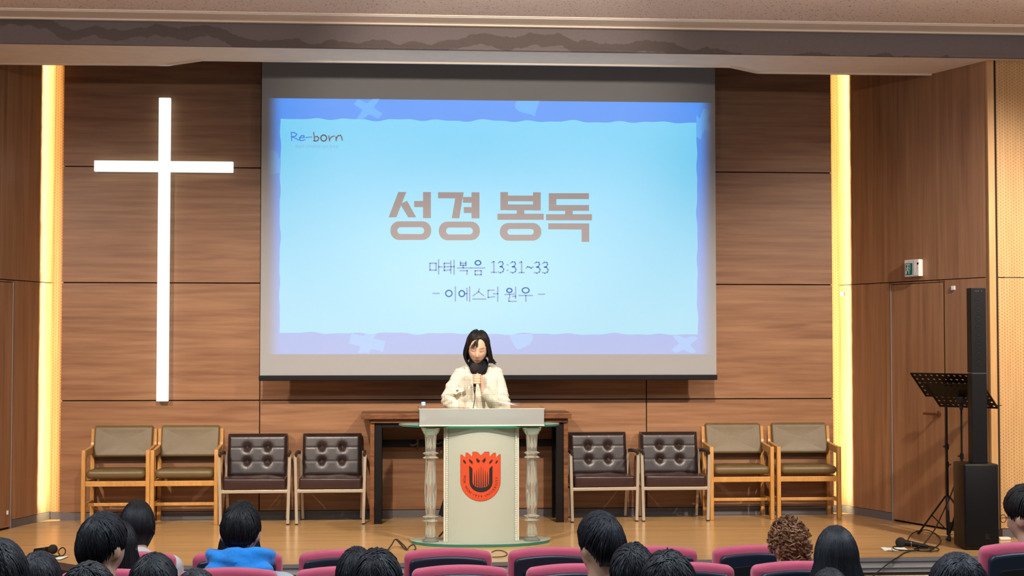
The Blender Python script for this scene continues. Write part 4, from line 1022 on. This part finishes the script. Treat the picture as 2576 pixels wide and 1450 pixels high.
def long_hair(e, Mh, loc, sc, tint, n=800, vol=1.10, length=.30, front=.06, part=(0, 0), widen=.02, spread=.45, name='hair', rad=.0040, back_only=True, hang_in=.0):
    hl = lambda a: front if abs(a) < .8 else (-.02 if abs(a) < 1.25 else -.10)
    paths = []
    for k in range(n):
        a = random.uniform(.95, math.pi)*random.choice((-1, 1)); y0 = random.uniform(-.055, .06)
        c0 = skull(Vector((part[0]+random.gauss(0, .003), y0+part[1], .11)), 1); zt = -.01
        end = Vector((HA[0]*math.sin(a), -HA[1]*math.cos(a), zt)); lf = vol+random.uniform(-.012, .018); u0 = random.random()**2*.35
        pts = []
        for i in range(7):
            u = u0+(1-u0)*i/6; p = skull(c0.lerp(end, u), lf); pts.append(Mh @ (p*sc)+loc)
        tail = pts[-1]; L = length*random.uniform(.88, 1.08); out = (Mh @ Vector((end.x, end.y, 0))).normalized()
        for i in range(1, 6):
            u = i/5; pts.append(tail+out*(widen*math.sin(u*1.8)-hang_in*u*u)+Vector((random.gauss(0, .0015), random.gauss(0, .0015), -L*u)))
        r0 = rad*random.uniform(.75, 1.25)*sc; paths.append((pts, [r0*.35]+[r0]*(len(pts)-4)+[r0, r0*.7, r0*.15]))
    return locks(name, paths, None, e, tint, spread, 4, None, scalp_cap(Mh, loc, sc, vol-.008, hl))
def curly_hair(e, Mh, loc, sc, cols, n=430):
    """springy curls: each a few strands of a loose helix hanging along the scalp"""
    paths = []; hl = lambda a: (.05 if abs(a) < .8 else -.01 if abs(a) < 1.6 else -.070)
    for k in range(n):
        a = random.uniform(-math.pi, math.pi); u = random.uniform(hl(a)/HA[2], 1.0); r_ = math.sqrt(max(0, 1-u*u))
        nrm = Vector((r_*math.sin(a), -r_*math.cos(a), u)).normalized(); c = skull(Vector((HA[0]*r_*math.sin(a), -HA[1]*r_*math.cos(a), HA[2]*u)), random.uniform(1.10, 1.24))
        down = Vector((random.gauss(0, .5), random.gauss(0, .5), -1)); ax = (down-nrm*down.dot(nrm)); ax = ax.normalized() if ax.length > 1e-4 else nrm.orthogonal().normalized(); t2 = nrm.cross(ax)
        R = random.uniform(.008, .017); turns = random.uniform(.8, 1.6); ph0 = random.uniform(0, 6.3); L = random.uniform(.018, .040)
        for sgl in range(6):
            pts = []; o_ = Vector((random.gauss(0, .0016), random.gauss(0, .0016), random.gauss(0, .0016))); rr2 = R*random.uniform(.85, 1.15)
            for i in range(10):
                w_ = i/9; ph = ph0+w_*turns*2*math.pi; pts.append(Mh @ ((c+o_+(nrm*.6*math.cos(ph)+t2*math.sin(ph))*rr2+ax*L*(w_-.3))*sc)+loc)
            r0 = random.uniform(.0011, .0019)*sc; paths.append((pts, [r0*.5]+[r0]*7+[r0*.8, r0*.3]))
    return locks('hair', paths, None, e, cols[2], .25, 4, cols, scalp_cap(Mh, loc, sc, 1.09, hl))
SKIN = pmat('skin', (.58, .35, .25), .5, vcol=False, spec=.4, vary=.05)
def cloth(name, col, rough=.85, bump=(40, .25), vary=.10): return pmat(name, col, rough, bump=bump, vary=vary, sheen=.2)
def listener(name, label, px, py, Y, garment, gname, turn=0.0, nod=.12, sc=1.0, hair='short', tint=(.010, .010, .012), hkw=None, hood=None, collar=None, flr=-.375, lean=0.0, drop=.185, broad=1.0, group='listeners in the audience'):
    """someone seated in the audience, seen from behind; head top at the given pixel"""
    top = at(px, py, Y); loc = Vector((top.x, Y, top.z-.128*sc)); e = empty(name, (loc.x, Y, 0)); O = Vector((loc.x, Y, 0))
    Mh = Matrix.Rotation(math.pi+turn, 3, 'Z') @ Matrix.Rotation(nod, 3, 'X'); l0 = loc-O
    zn = l0.z-.08*sc; zs = l0.z-drop*sc; by = -.045+lean
    S_ = [head_shape(Mh, l0, True, 32, 24, sc), capsule([((0, -.015, zn+.03), .052*sc), ((0, -.03+by*.3, zs+.03), .058*sc)])]
    zp = flr+.51
    S_ += [capsule([((0, by-.01, zs-.06), .105*sc), ((0, by-.02, zs-.28), .11*sc), ((0, by-.01, zp+.02), .12*sc)])]
    for s in (-1, 1):
        S_ += [capsule([((0, by, zs-.01), .06*sc), ((s*.165*sc*broad, by, zs-.05), .058*sc)]), capsule([((s*.175*sc*broad, by, zs-.06), .05*sc), ((s*.21*sc*broad, by+.03, zs-.30), .043*sc), ((s*.14*sc, by+.27, zs-.42), .036*sc)]),
               capsule([((s*.09*sc, by, zp), .088*sc), ((s*.11, by+.32, zp), .065), ((s*.11, by+.33, zp-.44), .048), ((s*.11, by+.37, zp-.47), .035)])]
    body = fuse('body', S_, .011, [SKIN, garment], e, 2, None, lambda c: 0 if c.z > zs+.035 else 1)
    # garment over shoulders and back
    g_ = [capsule([((0, by-.012, zs-.055), .122*sc), ((0, by-.025, zs-.30), .128*sc), ((0, by-.015, zp+.06), .134*sc)])]
    for s in (-1, 1):
        g_ += [capsule([((0, by-.005, zs-.022), .070*sc), ((s*.168*sc*broad, by, zs-.055), .070*sc)]), capsule([((s*.178*sc*broad, by, zs-.06), .066*sc), ((s*.218*sc*broad, by+.03, zs-.30), .058*sc), ((s*.145*sc, by+.26, zs-.415), .050*sc)])]
    g_.append(capsule([((0, -.025+by*.4, zs+.012), .066*sc), ((0, by*.8, zs-.03), .085*sc)]))
    fuse(gname, g_, .013, garment, e, 3, None, None, lambda c, n: c+n*.005*math.sin(c.x*31+c.z*23)*math.sin(c.z*37))
    if hood:
        h_ = []
        R = .118*sc
        ring = [(R*math.cos(a)*1.05, -.005+R*.80*math.sin(a), zs+.088-.022*math.sin(a)) for a in [2*math.pi*k/16 for k in range(17)]]
        h_.append(capsule([(p, .036) for p in ring])); h_.append(capsule([((-.085, -.085, zs+.080), .045), ((0, -.120, zs+.085), .066), ((.085, -.085, zs+.075), .045)])); h_.append(capsule([((-.105, -.10, zs+.030), .056), ((0, -.140, zs+.015), .076), ((.105, -.10, zs+.025), .056)]))
        fuse('hood', h_, .008, hood, e, 3, None, None, lambda c, n: c+n*.0075*math.sin(c.x*38+c.z*60)*math.sin(c.x*17-c.z*33+1))
    if collar:
        ring = [(.068*sc*math.cos(a), -.022+by*.4+.062*sc*math.sin(a), zs+.040+.012*math.sin(a)) for a in [2*math.pi*k/18 for k in range(19)]]
        fuse('collar', [capsule([(p, .017) for p in ring]), capsule([(Vector(p)-Vector((0, 0, .022)), .02) for p in ring])], .007, collar, e, 2)
    kw = dict(hkw or {})
    if hair == 'short': short_hair(e, Mh, l0, sc, tint, **kw)
    elif hair == 'long': long_hair(e, Mh, l0, sc, tint, **kw)
    elif hair == 'curly': curly_hair(e, Mh, l0, sc, [(.33, .15, .07), (.44, .23, .12), (.19, .08, .035), (.55, .33, .19), (.13, .055, .026)], **kw)
    tag(e, label, 'person', group); return e, Mh, l0
DK = (.011, .011, .014); DK2 = (.016, .014, .015); DK3 = (.013, .015, .022)

# ------------------------------------------------------------------ auditorium seats
M['rose'] = pmat('rose_upholstery', (.56, .085, .160), .9, bump=(260, .10), vary=.08, sheen=.35)
M['navy'] = pmat('navy_plastic', (.016, .026, .045), .28, spec=.55)
M['navyd'] = pmat('dark_recess', (.006, .007, .010), .6)
M['plaque'] = pmat('brown_plaque', (.12, .045, .030), .4, .3)
M['plaque2'] = pmat('olive_plaque', (.13, .115, .050), .4, .3)
def arch(w2, z0, z1, rise, r, n=14):
    """outline with gently arched top and rounded corners"""
    pts = [(-w2, z0), (w2, z0)]
    top = lambda x: z1-rise*(x/w2)**2
    zc = top(w2-r)
    for k in range(6): a = math.pi/2*k/6; pts.append((w2-r+r*math.cos(a), zc-r+r*math.sin(a)))
    for k in range(n+1): x = (w2-r)*(1-2*k/n); pts.append((x, top(x)))
    for k in range(1, 7): a = math.pi/2+math.pi/2*k/6; pts.append((-w2+r+r*math.cos(a), zc-r+r*math.sin(a)))
    return pts
def seat(H=.92, plaque=None):
    t = empty('auditorium_seat'); w2 = .2185
    q = MB(); q.slab(arch(w2, .42, H, .020, .035), .085, .026, XZ, 4, .004)
    for v in q.v: v.y += -.012+.10*(v.z-H)*-1*.6-.03
    q.build('back_cushion', M['rose'], t, True)
    q = MB(); q.slab(arch(w2-.026, .34, H-.032, .018, .03), .045, .012, XZ, 3)
    for v in q.v: v.y += -.055-.06*(v.z-H)-.03+.012
    sh = q.build('back_shell', M['navy'], t, True)
    q = MB(); q.slab(arch(w2-.070, .40, H-.094, .012, .012), .008, .002, XZ, 2)
    for v in q.v: v.y += -.060-.06*(v.z-H)-.03+.012
    q.build('shell_recess', M['navyd'], sh, True)
    q = MB(); q.box((-.032, -.0645+.06*.11-.03+.012, H-.121), (.032, -.058+.06*.11-.03+.012, H-.100), .001); q.build('number_plaque', plaque or M['plaque'], sh)
    q = MB(); q.slab(rrect(-w2+.02, .045, w2-.02, .30, .05), .10, .03, XY, 3, .01)
    for v in q.v: v.z += .31
    q.build('seat_cushion', M['rose'], t, True)
    q = MB(); q.box((-.03, -.03, 0), (.03, .08, .40), .006); q.box((-.10, -.06, 0), (.10, .10, .02), .004); q.build('pedestal', M['navy'], t)
    return t
s0 = seat()
cnt = [0]
PITCH_ = .52
def put_seat(x, y, z, H, label, rz=0.0, plq=None):
    o = s0 if cnt[0] == 0 else copy_tree(s0); cnt[0] += 1
    o.location = (x, y, z); o.rotation_euler = (0, 0, rz); o.scale = (1, 1, H/.92)
    if plq:
        for c in o.children:
            for g in c.children:
                if g.name.startswith('number_plaque'): g.data = g.data.copy(); g.data.materials.clear(); g.data.materials.append(plq)
    tag(o, label, 'seat', 'rose and navy auditorium seats'); return o
r1 = at(1127, 1380.5, 7.28); r2 = at(1157, 1422.5, 6.60)
NM = {-3: 'leftmost seat of the far row, under the white blouse', -2: 'far-row seat behind the blue hood, second from the left', -1: 'far-row seat left of the lectern, third from the left', 0: 'far-row seat right below the lectern', 1: 'far-row seat just right of the lectern, fifth from the left', 2: 'far-row seat second from the right end', 3: 'rightmost seat of the far row, beside the curly head'}
for k in range(-3, 4): put_seat(r1.x+k*PITCH_, 7.28, -.39, r1.z+.39, 'rose and navy auditorium seat, '+NM[k], 0, M['plaque2'] if k == 3 else None)
NM2 = {-3: 'second-row seat at the left end beside the short dark hair', -2: 'second-row seat of the listener in the blue hood', -1: 'second-row seat third from the left, partly behind frizzy dark hair', 0: 'empty second-row seat below the lectern', 1: 'second-row seat in front of the listener with the cream shirt', 2: 'second-row seat behind two dark tousled heads', 3: 'second-row seat of the curly-haired listener'}
for k in range(-3, 4): put_seat(r2.x+k*PITCH_, 6.60, -.375, r2.z+.375, 'rose and navy auditorium seat, '+NM2[k])
rs = at(2560, 1366, 6.35); put_seat(rs.x+.05, 6.35, -.375, rs.z+.375, 'rose and navy auditorium seat at the right edge, of the listener in grey suit', -.10)

# ------------------------------------------------------------------ audience
G_ = {k: cloth('garment_'+k, c) for k, c in dict(black=(.014, .014, .018), white=(.62, .60, .60), grey=(.42, .44, .47), cream=(.60, .54, .45), suit=(.085, .105, .14), navy=(.02, .03, .06), plum=(.045, .02, .07), denim=(.05, .08, .14)).items()}
HOOD = cloth('blue_fleece', (.012, .26, .80), .9, (50, .35), .08); LBLUE = cloth('pale_blue_shirt', (.42, .60, .80), .8)
YR = {1: 7.56, 2: 6.88, 3: 6.20, 4: 5.52, 5: 4.84, 6: 4.16}; FR = {1: -.39, 2: -.375, 3: -.33, 4: -.27, 5: -.20, 6: -.13}
rowseat = {}
def sit(row, *a, **k):
    k.setdefault('flr', FR[row]); return listener('person', a[0], a[1], a[2], YR[row], *a[3:], **k)
sit(1, 'listener with sleek black hair and white top at the left end of the far row', 345, 1262, G_['white'], 'blouse', hair='long', drop=.150, tint=DK, turn=-.1, hkw=dict(length=.11, vol=1.12, front=.07, hang_in=.06, widen=-.01, n=800), sc=1.02)
sit(2, 'listener with long dark hair half hidden behind a short-haired head at left', 302, 1312, G_['black'], 'jacket', hair='long', tint=DK, hkw=dict(length=.20, vol=1.08), sc=.94)
sit(3, 'listener with short black hair and dark shirt at left', 259, 1296, G_['black'], 'shirt', turn=-.45, nod=.05, hkw=dict(vol=1.13, mess=.14, lift=.03), tint=DK3, sc=1.10)
sit(1, 'listener with long black hair hidden behind the blue hood', 603, 1277, G_['black'], 'sweater', hair='long', tint=DK, hkw=dict(length=.22, vol=1.14, widen=.03), sc=1.0, broad=.88)
sit(2, 'listener with short black hair, bright blue hood and pale grey coat', 607, 1267, G_['grey'], 'coat', hood=HOOD, tint=DK, hkw=dict(vol=1.12, mess=.22, lift=.02), sc=1.08, nod=.15, broad=1.12)
sit(3, 'listener with thick black hair and cream shirt, turned left', 1510, 1297, G_['cream'], 'shirt', turn=.45, nod=.02, hkw=dict(vol=1.16, lift=.04, mess=.12, crown=(-.012, .05, .110)), tint=DK3, sc=1.09, collar=G_['cream'])
sit(2, 'listener with curly brown hair and dark plum collar', 1987, 1308, G_['plum'], 'sweater', hair='curly', turn=.35, sc=1.0, nod=.12)
sit(3, 'listener with long straight black hair beside the curly head', 2104, 1328, G_['black'], 'jacket', hair='long', tint=DK3, hkw=dict(length=.36, vol=1.13, widen=.055, n=950), sc=1.07)
g17, M17, l17 = listener('person', 'listener in grey suit and glasses at the right edge, turned to the lectern', 2586, 1227, 6.62, G_['suit'], 'suit_jacket', flr=-.375, turn=.55, nod=.16, drop=.165, collar=LBLUE, tint=DK2, hkw=dict(vol=1.12, mess=.3, lift=.05), sc=1.10, broad=1.05)
q = MB()
for s in (-1, 1):
    q.tube([M17 @ (Vector((s*.032+.021*math.cos(a), -.103, .004+.017*math.sin(a)))*1.1)+l17 for a in [2*math.pi*k/14 for k in range(15)]], .0016, 6)
    q.tube([M17 @ (Vector(p)*1.1)+l17 for p in ((s*.053, -.102, .008), (s*.080, -.06, .008), (s*.083, .005, .002))], .0016, 6)
q.tube([M17 @ (Vector(p)*1.1)+l17 for p in ((-.011, -.103, .006), (0, -.106, .009), (.011, -.103, .006))], .0016, 6)
q.build('glasses', M['blackm'], g17)
sit(4, 'listener with dark rumpled hair, the further of two heads below the cream shirt', 1592, 1380, G_['navy'], 'sweater', tint=DK3, hkw=dict(mess=.4, vol=1.15, lift=.05), sc=1.0)
sit(5, 'listener with dark swept hair, the nearer of two heads below the cream shirt', 1680, 1401, G_['black'], 'sweater', tint=DK3, hkw=dict(mess=.35, vol=1.18, lift=.04), sc=1.05)
sit(3, 'listener with dark wavy hair, the further of two heads left of the lectern', 897, 1382, G_['black'], 'sweater', tint=DK3, hkw=dict(mess=.25, vol=1.13), sc=1.02)
sit(4, 'listener with dark frizzy hair, the nearer of two heads left of the lectern', 950, 1396, G_['navy'], 'sweater', tint=DK3, hkw=dict(mess=.5, vol=1.16, lift=.06), sc=1.02)
sit(5, 'listener with blue-black hair low at the right below the loudspeaker', 2412, 1406, G_['black'], 'jacket', tint=(.014, .018, .028), hkw=dict(vol=1.2, mess=.2), sc=1.12)
sit(5, 'listener with dark hair cut off by the left edge', -4, 1366, G_['black'], 'jacket', tint=DK3, hkw=dict(vol=1.16), sc=1.12)
sit(4, 'listener with dark hair in front of the left floor microphone', 97, 1396, G_['black'], 'jacket', tint=DK3, hkw=dict(vol=1.15), sc=1.02, broad=.8)
sit(4, 'listener with dark hair low in front of the leftmost row end', 386, 1403, G_['black'], 'jacket', tint=DK3, hkw=dict(mess=.3, vol=1.17), sc=1.08, broad=.8)
sit(6, 'listener whose dark crown just shows at the bottom left', 222, 1427, G_['black'], 'jacket', tint=DK3, hkw=dict(mess=.3, vol=1.15), sc=1.0)
sit(5, 'listener whose dark crown just shows below the blue hood', 492, 1440, G_['black'], 'jacket', tint=DK3, hkw=dict(vol=1.15), sc=.95)
sit(4, 'listener whose dark crown just shows below the long straight hair', 2090, 1437, G_['black'], 'jacket', tint=DK3, hkw=dict(vol=1.15), sc=.95)

# ------------------------------------------------------------------ speaker at the lectern
W0 = Vector((.600, 11.80, 0)); wm = empty('person', W0)
Z = lambda px, py, Y: at(px, py, Y)-W0
hc = Z(1202, 875, 11.72); Mw = Matrix.Rotation(-.06, 3, 'Z') @ Matrix.Rotation(.045, 3, 'Y') @ Matrix.Rotation(.36, 3, 'X')
hs = 1.10
sl, sr = Vector((-.152, 0, 1.308)), Vector((.152, 0, 1.308))      # shoulders
el = Vector((-.252, -.02, 1.085)); wl_ = Vector((-.205, -.21, 1.05)); er = Vector((.208, -.06, 1.005)); wr_ = Z(1216, 985, 11.57)
grip = Z(1198, 954, 11.54)
mic_b, mic_t = Z(1194, 974, 11.53), Z(1194, 926, 11.55); mdir = (mic_t-mic_b).normalized()
B = [head_shape(Mw, hc, True, 88, 66, hs), capsule([(hc+Vector((0, .03, -.06)), .050), (Vector((0, .01, 1.36)), .052), (Vector((0, .01, 1.28)), .06)])]
B += [capsule([(Vector((0, .01, 1.25)), .10), (Vector((0, .015, 1.08)), .095), (Vector((0, .01, .93)), .115)])]
for s in (-1, 1):
    B += [capsule([(Vector((0, .01, 1.285)), .055), (Vector((s*.13, .01, 1.295)), .040)]), capsule([(Vector((s*.085, .01, .90)), .085), (Vector((s*.09, 0, .48)), .058), (Vector((s*.09, .01, .09)), .040), (Vector((s*.10, -.10, .045)), .034)])]
B += [capsule([(sl, .038), (el, .036), (wl_, .026)]), capsule([(sr, .038), (er, .036), (wr_, .024)])]
# holding hand: palm beside the handle, four fingers wrapped round it, thumb on the near side
side = Vector((1, 0, 0)); near = Vector((0, -1, 0))
palm = grip+side*.030+near*-.005
B.append(capsule([(wr_, .022), (wr_.lerp(palm, .5), .021), (palm+mdir*.012, .024)]))
for k in range(4):
    c = grip+mdir*(.030-.0205*k); r = [.0108, .0112, .0106, .0094][k]
    B.append(capsule([(c+side*.032+near*-.002, r*1.05), (c+side*.024+near*.026, r), (c+side*-.004+near*.031, r), (c-side*.022+near*.018, r*.92), (c-side*.022-near*.002, r*.85)], 10))
B.append(capsule([(palm+mdir*.0+near*-.012, .012), (palm+mdir*.030-side*.010-near*.018, .0105), (palm+mdir*.048-side*.034-near*.012, .009)], 10))
# resting hand on the lectern
B.append(capsule([(wl_, .022), (wl_+Vector((.045, -.035, -.008)), .024), (wl_+Vector((.075, -.05, -.012)), .020)]))
for k in range(4):
    a = wl_+Vector((.07+.004*k, -.035-.014*k, -.012)); B.append(capsule([(a, .0092), (a+Vector((.035, -.012, -.002)), .0085), (a+Vector((.058, -.018, -.012)), .0075)], 10))
B.append(capsule([(wl_+Vector((.03, -.01, -.005)), .011), (wl_+Vector((.075, .004, -.010)), .009), (wl_+Vector((.098, -.004, -.014)), .008)], 10))
Mwi = Mw.transposed()
def face_col(p):
    l = (Mwi @ (p-hc))/hs; c = Vector((.62, .385, .27)); ax = abs(l.x)
    def mixc(c, t, k): return c.lerp(Vector(t), max(0, min(1, k)))
    if l.y < -.03 and l.z > -.13:
        c = mixc(c, (.66, .34, .25), .5*math.exp(-((ax-.040)/.016)**2-((l.z+.030)/.015)**2))
        c = mixc(c, (.42, .06, .055), 1.7*(1.15-math.hypot(l.x/.020, (l.z+.0685)/.0072)))
        if l.y < -.045:
            arc = l.z+.001-.35*(ax-.031)**2/.02
            c = mixc(c, (.06, .03, .025), 1.1*math.exp(-(arc/.0026)**4)*(1 if .015 < ax < .047 else 0))
            c = mixc(c, (.16, .085, .06), .75*math.exp(-((l.z-.027+.12*(ax-.03))/.0034)**4)*(1 if .013 < ax < .050 else 0))
            c = mixc(c, (.26, .11, .08), .9*(1.2-math.hypot((ax-.008)/.0045, (l.z+.046)/.003)))  # nostril shade painted into the skin colour
    return tuple(c)
body = fuse('body', B, .0040, [pmat('speaker_skin', (.6, .37, .25), .48, vcol=True, spec=.4)], wm, 1, face_col)
# tweed jacket
def tweed():
    m = pmat('cream_tweed', (.80, .70, .50), .9, bump=(160, .5)); nt = m.node_tree; b = nt.nodes['Principled BSDF']
    tc = mnode(m, 'ShaderNodeTexCoord'); sp = mnode(m, 'ShaderNodeSeparateXYZ'); nz_ = mnode(m, 'ShaderNodeTexNoise'); nz_.inputs['Scale'].default_value = 5; nz_.inputs['Detail'].default_value = 2
    nt.links.new(tc.outputs['Object'], nz_.inputs[0])
    mxv = mnode(m, 'ShaderNodeVectorMath', operation='MULTIPLY_ADD'); nt.links.new(nz_.outputs['Color'], mxv.inputs[0]); mxv.inputs[1].default_value = (.02, .02, .02); nt.links.new(tc.outputs['Object'], mxv.inputs[2]); nt.links.new(mxv.outputs[0], sp.inputs[0])
    def Mm(op, a, bb=0.0):
        nn = mnode(m, 'ShaderNodeMath', operation=op)
        for i, v in enumerate((a, bb)):
            if isinstance(v, (int, float)): nn.inputs[i].default_value = v
            else: nt.links.new(v, nn.inputs[i])
        return nn.outputs[0]
    yarn = mnode(m, 'ShaderNodeTexNoise'); yarn.inputs['Scale'].default_value = 70; nt.links.new(tc.outputs['Object'], yarn.inputs[0])
    lines = None
    for ax, per, wdt in (('X', .0135, .16), ('Z', .0150, .16), ('X', .054, .10), ('Z', .060, .09)):
        f = Mm('FRACT', Mm('DIVIDE', sp.outputs[ax], per)); l = Mm('LESS_THAN', f, wdt); l = Mm('MULTIPLY', l, .55 if per < .02 else .42); lines = l if lines is None else Mm('MAXIMUM', lines, l)
    fac = Mm('MULTIPLY', lines, Mm('MULTIPLY', yarn.outputs['Fac'], 1.7))
    mx = mnode(m, 'ShaderNodeMix', data_type='RGBA'); nt.links.new(fac, mx.inputs[0]); mx.inputs[6].default_value = (.80, .73, .58, 1); mx.inputs[7].default_value = (.09, .085, .10, 1)
    nt.links.new(mx.outputs[2], b.inputs['Base Color']); return m
TW = tweed()
J = [capsule([(Vector((0, .012, 1.235)), .122), (Vector((0, .012, 1.08)), .122), (Vector((0, .01, .92)), .140)])]
for s in (-1, 1):
    J += [capsule([(Vector((s*.035, .015, 1.322)), .052), (Vector((s*.125, .01, 1.302)), .056)]), capsule([(Vector((s*.085, -.02, 1.22)), .095), (Vector((s*.095, -.01, 1.08)), .098), (Vector((s*.10, .0, .92)), .11)])]
J += [capsule([(sl+Vector((.006, 0, -.016)), .058), (el.lerp(sl, .45), .060), (el, .056), (el.lerp(wl_, .75), .048), (wl_+Vector((.012, -.01, 0)), .045)]), capsule([(sr+Vector((-.006, 0, -.016)), .058), (er.lerp(sr, .45), .060), (er, .060), (er.lerp(wr_, .55), .050), (er.lerp(wr_, .92), .040)])]
def folds(c, n):
    d = .0045*math.sin(c.z*70+c.x*30)*math.sin(c.x*22+1.2)
    if abs(c.x) > .16: d += .006*math.sin(c.z*120+c.y*40)*max(0, 1-abs(c.z-1.09)/.09)
    d -= .010*math.exp(-((c.x+.012)/.006)**2)*(1 if c.y < -.04 and c.z < 1.29 else 0)
    return c+n*d
jk = fuse('jacket', J, .0075, TW, wm, 2, None, None, folds)
# patch pocket flap with button, front edge cord
q = MB(); pf = Z(1150, 980, 11.665); q.slab([(-.058, .018), (.052, .018), (.056, -.012), (.04, -.024), (-.036, -.024), (-.058, -.010)], .012, .004, XZ, 2)
q.v = [v+pf+Vector((0, -.022+.25*abs(v.x)*.3, 0)) for v in q.v]; fl = q.build('pocket_flap', TW, jk, True)
q = MB(); q.lathe([(.009, 0), (.009, .003), (.006, .005)], 12, pf+Vector((0, -.024, -.006)), Matrix(((1, 0, 0), (0, 0, -1), (0, 1, 0)))); q.build('button', M['chrome'], fl, True)
# black roll-neck, long black skirt, shoes
RN = pmat('black_knit', (.008, .009, .013), .85, bump=(160, .3), spec=.2)
ring = [(.068*math.cos(a), -.012+.060*math.sin(a), 1.392+.012*math.sin(a)) for a in [2*math.pi*k/18 for k in range(19)]]
fuse('roll_neck', [capsule([(Vector((p[0]*.92, p[1]*.92, p[2]+.012)), .014) for p in ring]), capsule([(Vector((0, 0, 1.41)), .058), (Vector((0, .005, 1.30)), .066)]), capsule([(Vector((0, -.045, 1.368)), .052), (Vector((0, -.070, 1.332)), .052), (Vector((0, -.096, 1.298)), .032)])]+[capsule([(Vector((s_*.045, -.028, 1.375)), .038), (Vector((s_*.026, -.068, 1.330)), .044)]) for s_ in (-1, 1)]+[], .006, RN, wm, 3)
q = MB(); q.lathe([(.10, .96), (.135, .90), (.17, .80), (.205, .55), (.255, .35), (.315, .150), (.305, .150), (.20, .5), (.09, .94)], 40)
for v in q.v:
    a = math.atan2(v.y, v.x); k = 1+.05*math.sin(a*11)*max(0, (.9-v.z)); v.x *= k; v.y *= k*.72; v.y += .01
q.build('skirt', RN, wm, True)
for s in (-1, 1):
    fuse('shoe', [capsule([(Vector((s*.09, .03, .042)), .041), (Vector((s*.098, -.06, .038)), .037), (Vector((s*.105, -.15, .028)), .027)])], .009, M['black'], wm, 2)
# bobbed hair: swept from a parting near the top, fringe wisps over the forehead
paths = []; tn = (.012, .009, .009)
def addlock(ps, r, m=3): paths.append(([Mw @ (p*hs)+hc for p in catmull(ps, m)], None, r))
for k in range(1100):
    s = random.choice((-1, 1)); y0 = random.uniform(-.058, .075); P0 = skull(Vector((.004+random.gauss(0, .002), y0, .112-.5*max(0, -y0-.02))), 1.06)
    az = random.uniform(1.02 if s > 0 else 1.0, 2.9); lf = random.uniform(1.07, 1.17)
    e1 = skull(Vector((s*HA[0]*math.sin(az), -HA[1]*math.cos(az), random.uniform(.015, .035))), lf+.04)
    mid = skull(P0.lerp(e1, .35)+Vector((s*.006, 0, .0)), lf+.03); mid2 = skull(P0.lerp(e1, .72), lf+.05)
    zend = random.uniform(-.128, -.098) if s < 0 else random.uniform(-.112, -.082)
    e2 = Vector((e1.x*1.08+s*.010, e1.y*1.0+.004, -.055)); flick = (.030*random.random() if s > 0 else -.012)
    e3 = Vector((e1.x*1.02+s*flick, e1.y*.96, zend))
    addlock([P0, mid, mid2, e1, e2, e3], random.uniform(.0030, .0048))
for k in range(16):      # fringe wisps
    x0 = random.uniform(-.010, .012); x1 = random.uniform(-.060, -.018) if k < 10 else random.uniform(-.016, .016)
    P0 = skull(Vector((x0, -.055, .09)), 1.08); e1 = skull(Vector((x1*.7, -.085, .055)), 1.10); e2 = skull(Vector((x1, -.080, random.uniform(.012, .03))), 1.09)
    addlock([P0, e1, e2], random.uniform(.0016, .0028))
for k in range(8):
    e1 = Vector((.088, random.uniform(-.02, .04), -.075)); addlock([Vector((.085, e1.y, .0)), e1, Vector((.104+random.random()*.02, e1.y-.005, -.105)), Vector((.122+random.random()*.025, e1.y, -.116-random.random()*.012))], .0045)
pp = [(p, [r*.5]+[r]*(len(p)-4)+[r*.8, r*.5, r*.12]) for p, _, r in paths]
hlw = lambda a: .085-.185*max(0, min(1, (abs(a)-.62)/.60))
locks('hair', pp, None, wm, tn, .5, 4, [(.008, .007, .008), (.011, .008, .008), (.006, .006, .007), (.017, .011, .009)], scalp_cap(Mw, hc, hs, 1.08, hlw))
tag(wm, 'woman in cream tweed jacket and black roll-neck reading into a microphone', 'person')
# hand-held microphone with its lead
me_ = empty('handheld_microphone', W0)
q = MB(); q.ell((0, 0, 0), (.037, .036, .040), None, 22, 16); q.v = [v+mic_t for v in q.v]; q.build('foam_ball', pmat('foam_windshield', (.020, .016, .017), .95, bump=(300, .6)), me_, True)
q = MB(); q.tube([mic_t-mdir*.03, mic_t-mdir*.06, mic_b], [.0185, .0140, .0115], 14); q.build('body', M['black'], me_, True)
q = MB(); q.tube([mic_b, mic_b-mdir*.028], [.0105, .0100], 14); q.build('plug', M['chrome'], me_, True)
q = MB(); q.tube([mic_b-mdir*.028, mic_b-mdir*.050], [.0085, .0050], 10); q.build('strain_relief', M['rubber'], me_, True)
a = mic_b-mdir*.050; q = MB(); q.tube(catmull([a, a+Vector((.002, .0, -.04)), a+Vector((-.004, -.01, -.075)), a+Vector((-.012, -.02, -.115)), a+Vector((-.02, -.035, -.15))], 6), .0035, 7); q.build('lead', M['lead'], me_, True)
tag(me_, 'black foam-headed microphone held in the hand of the speaker', 'microphone')
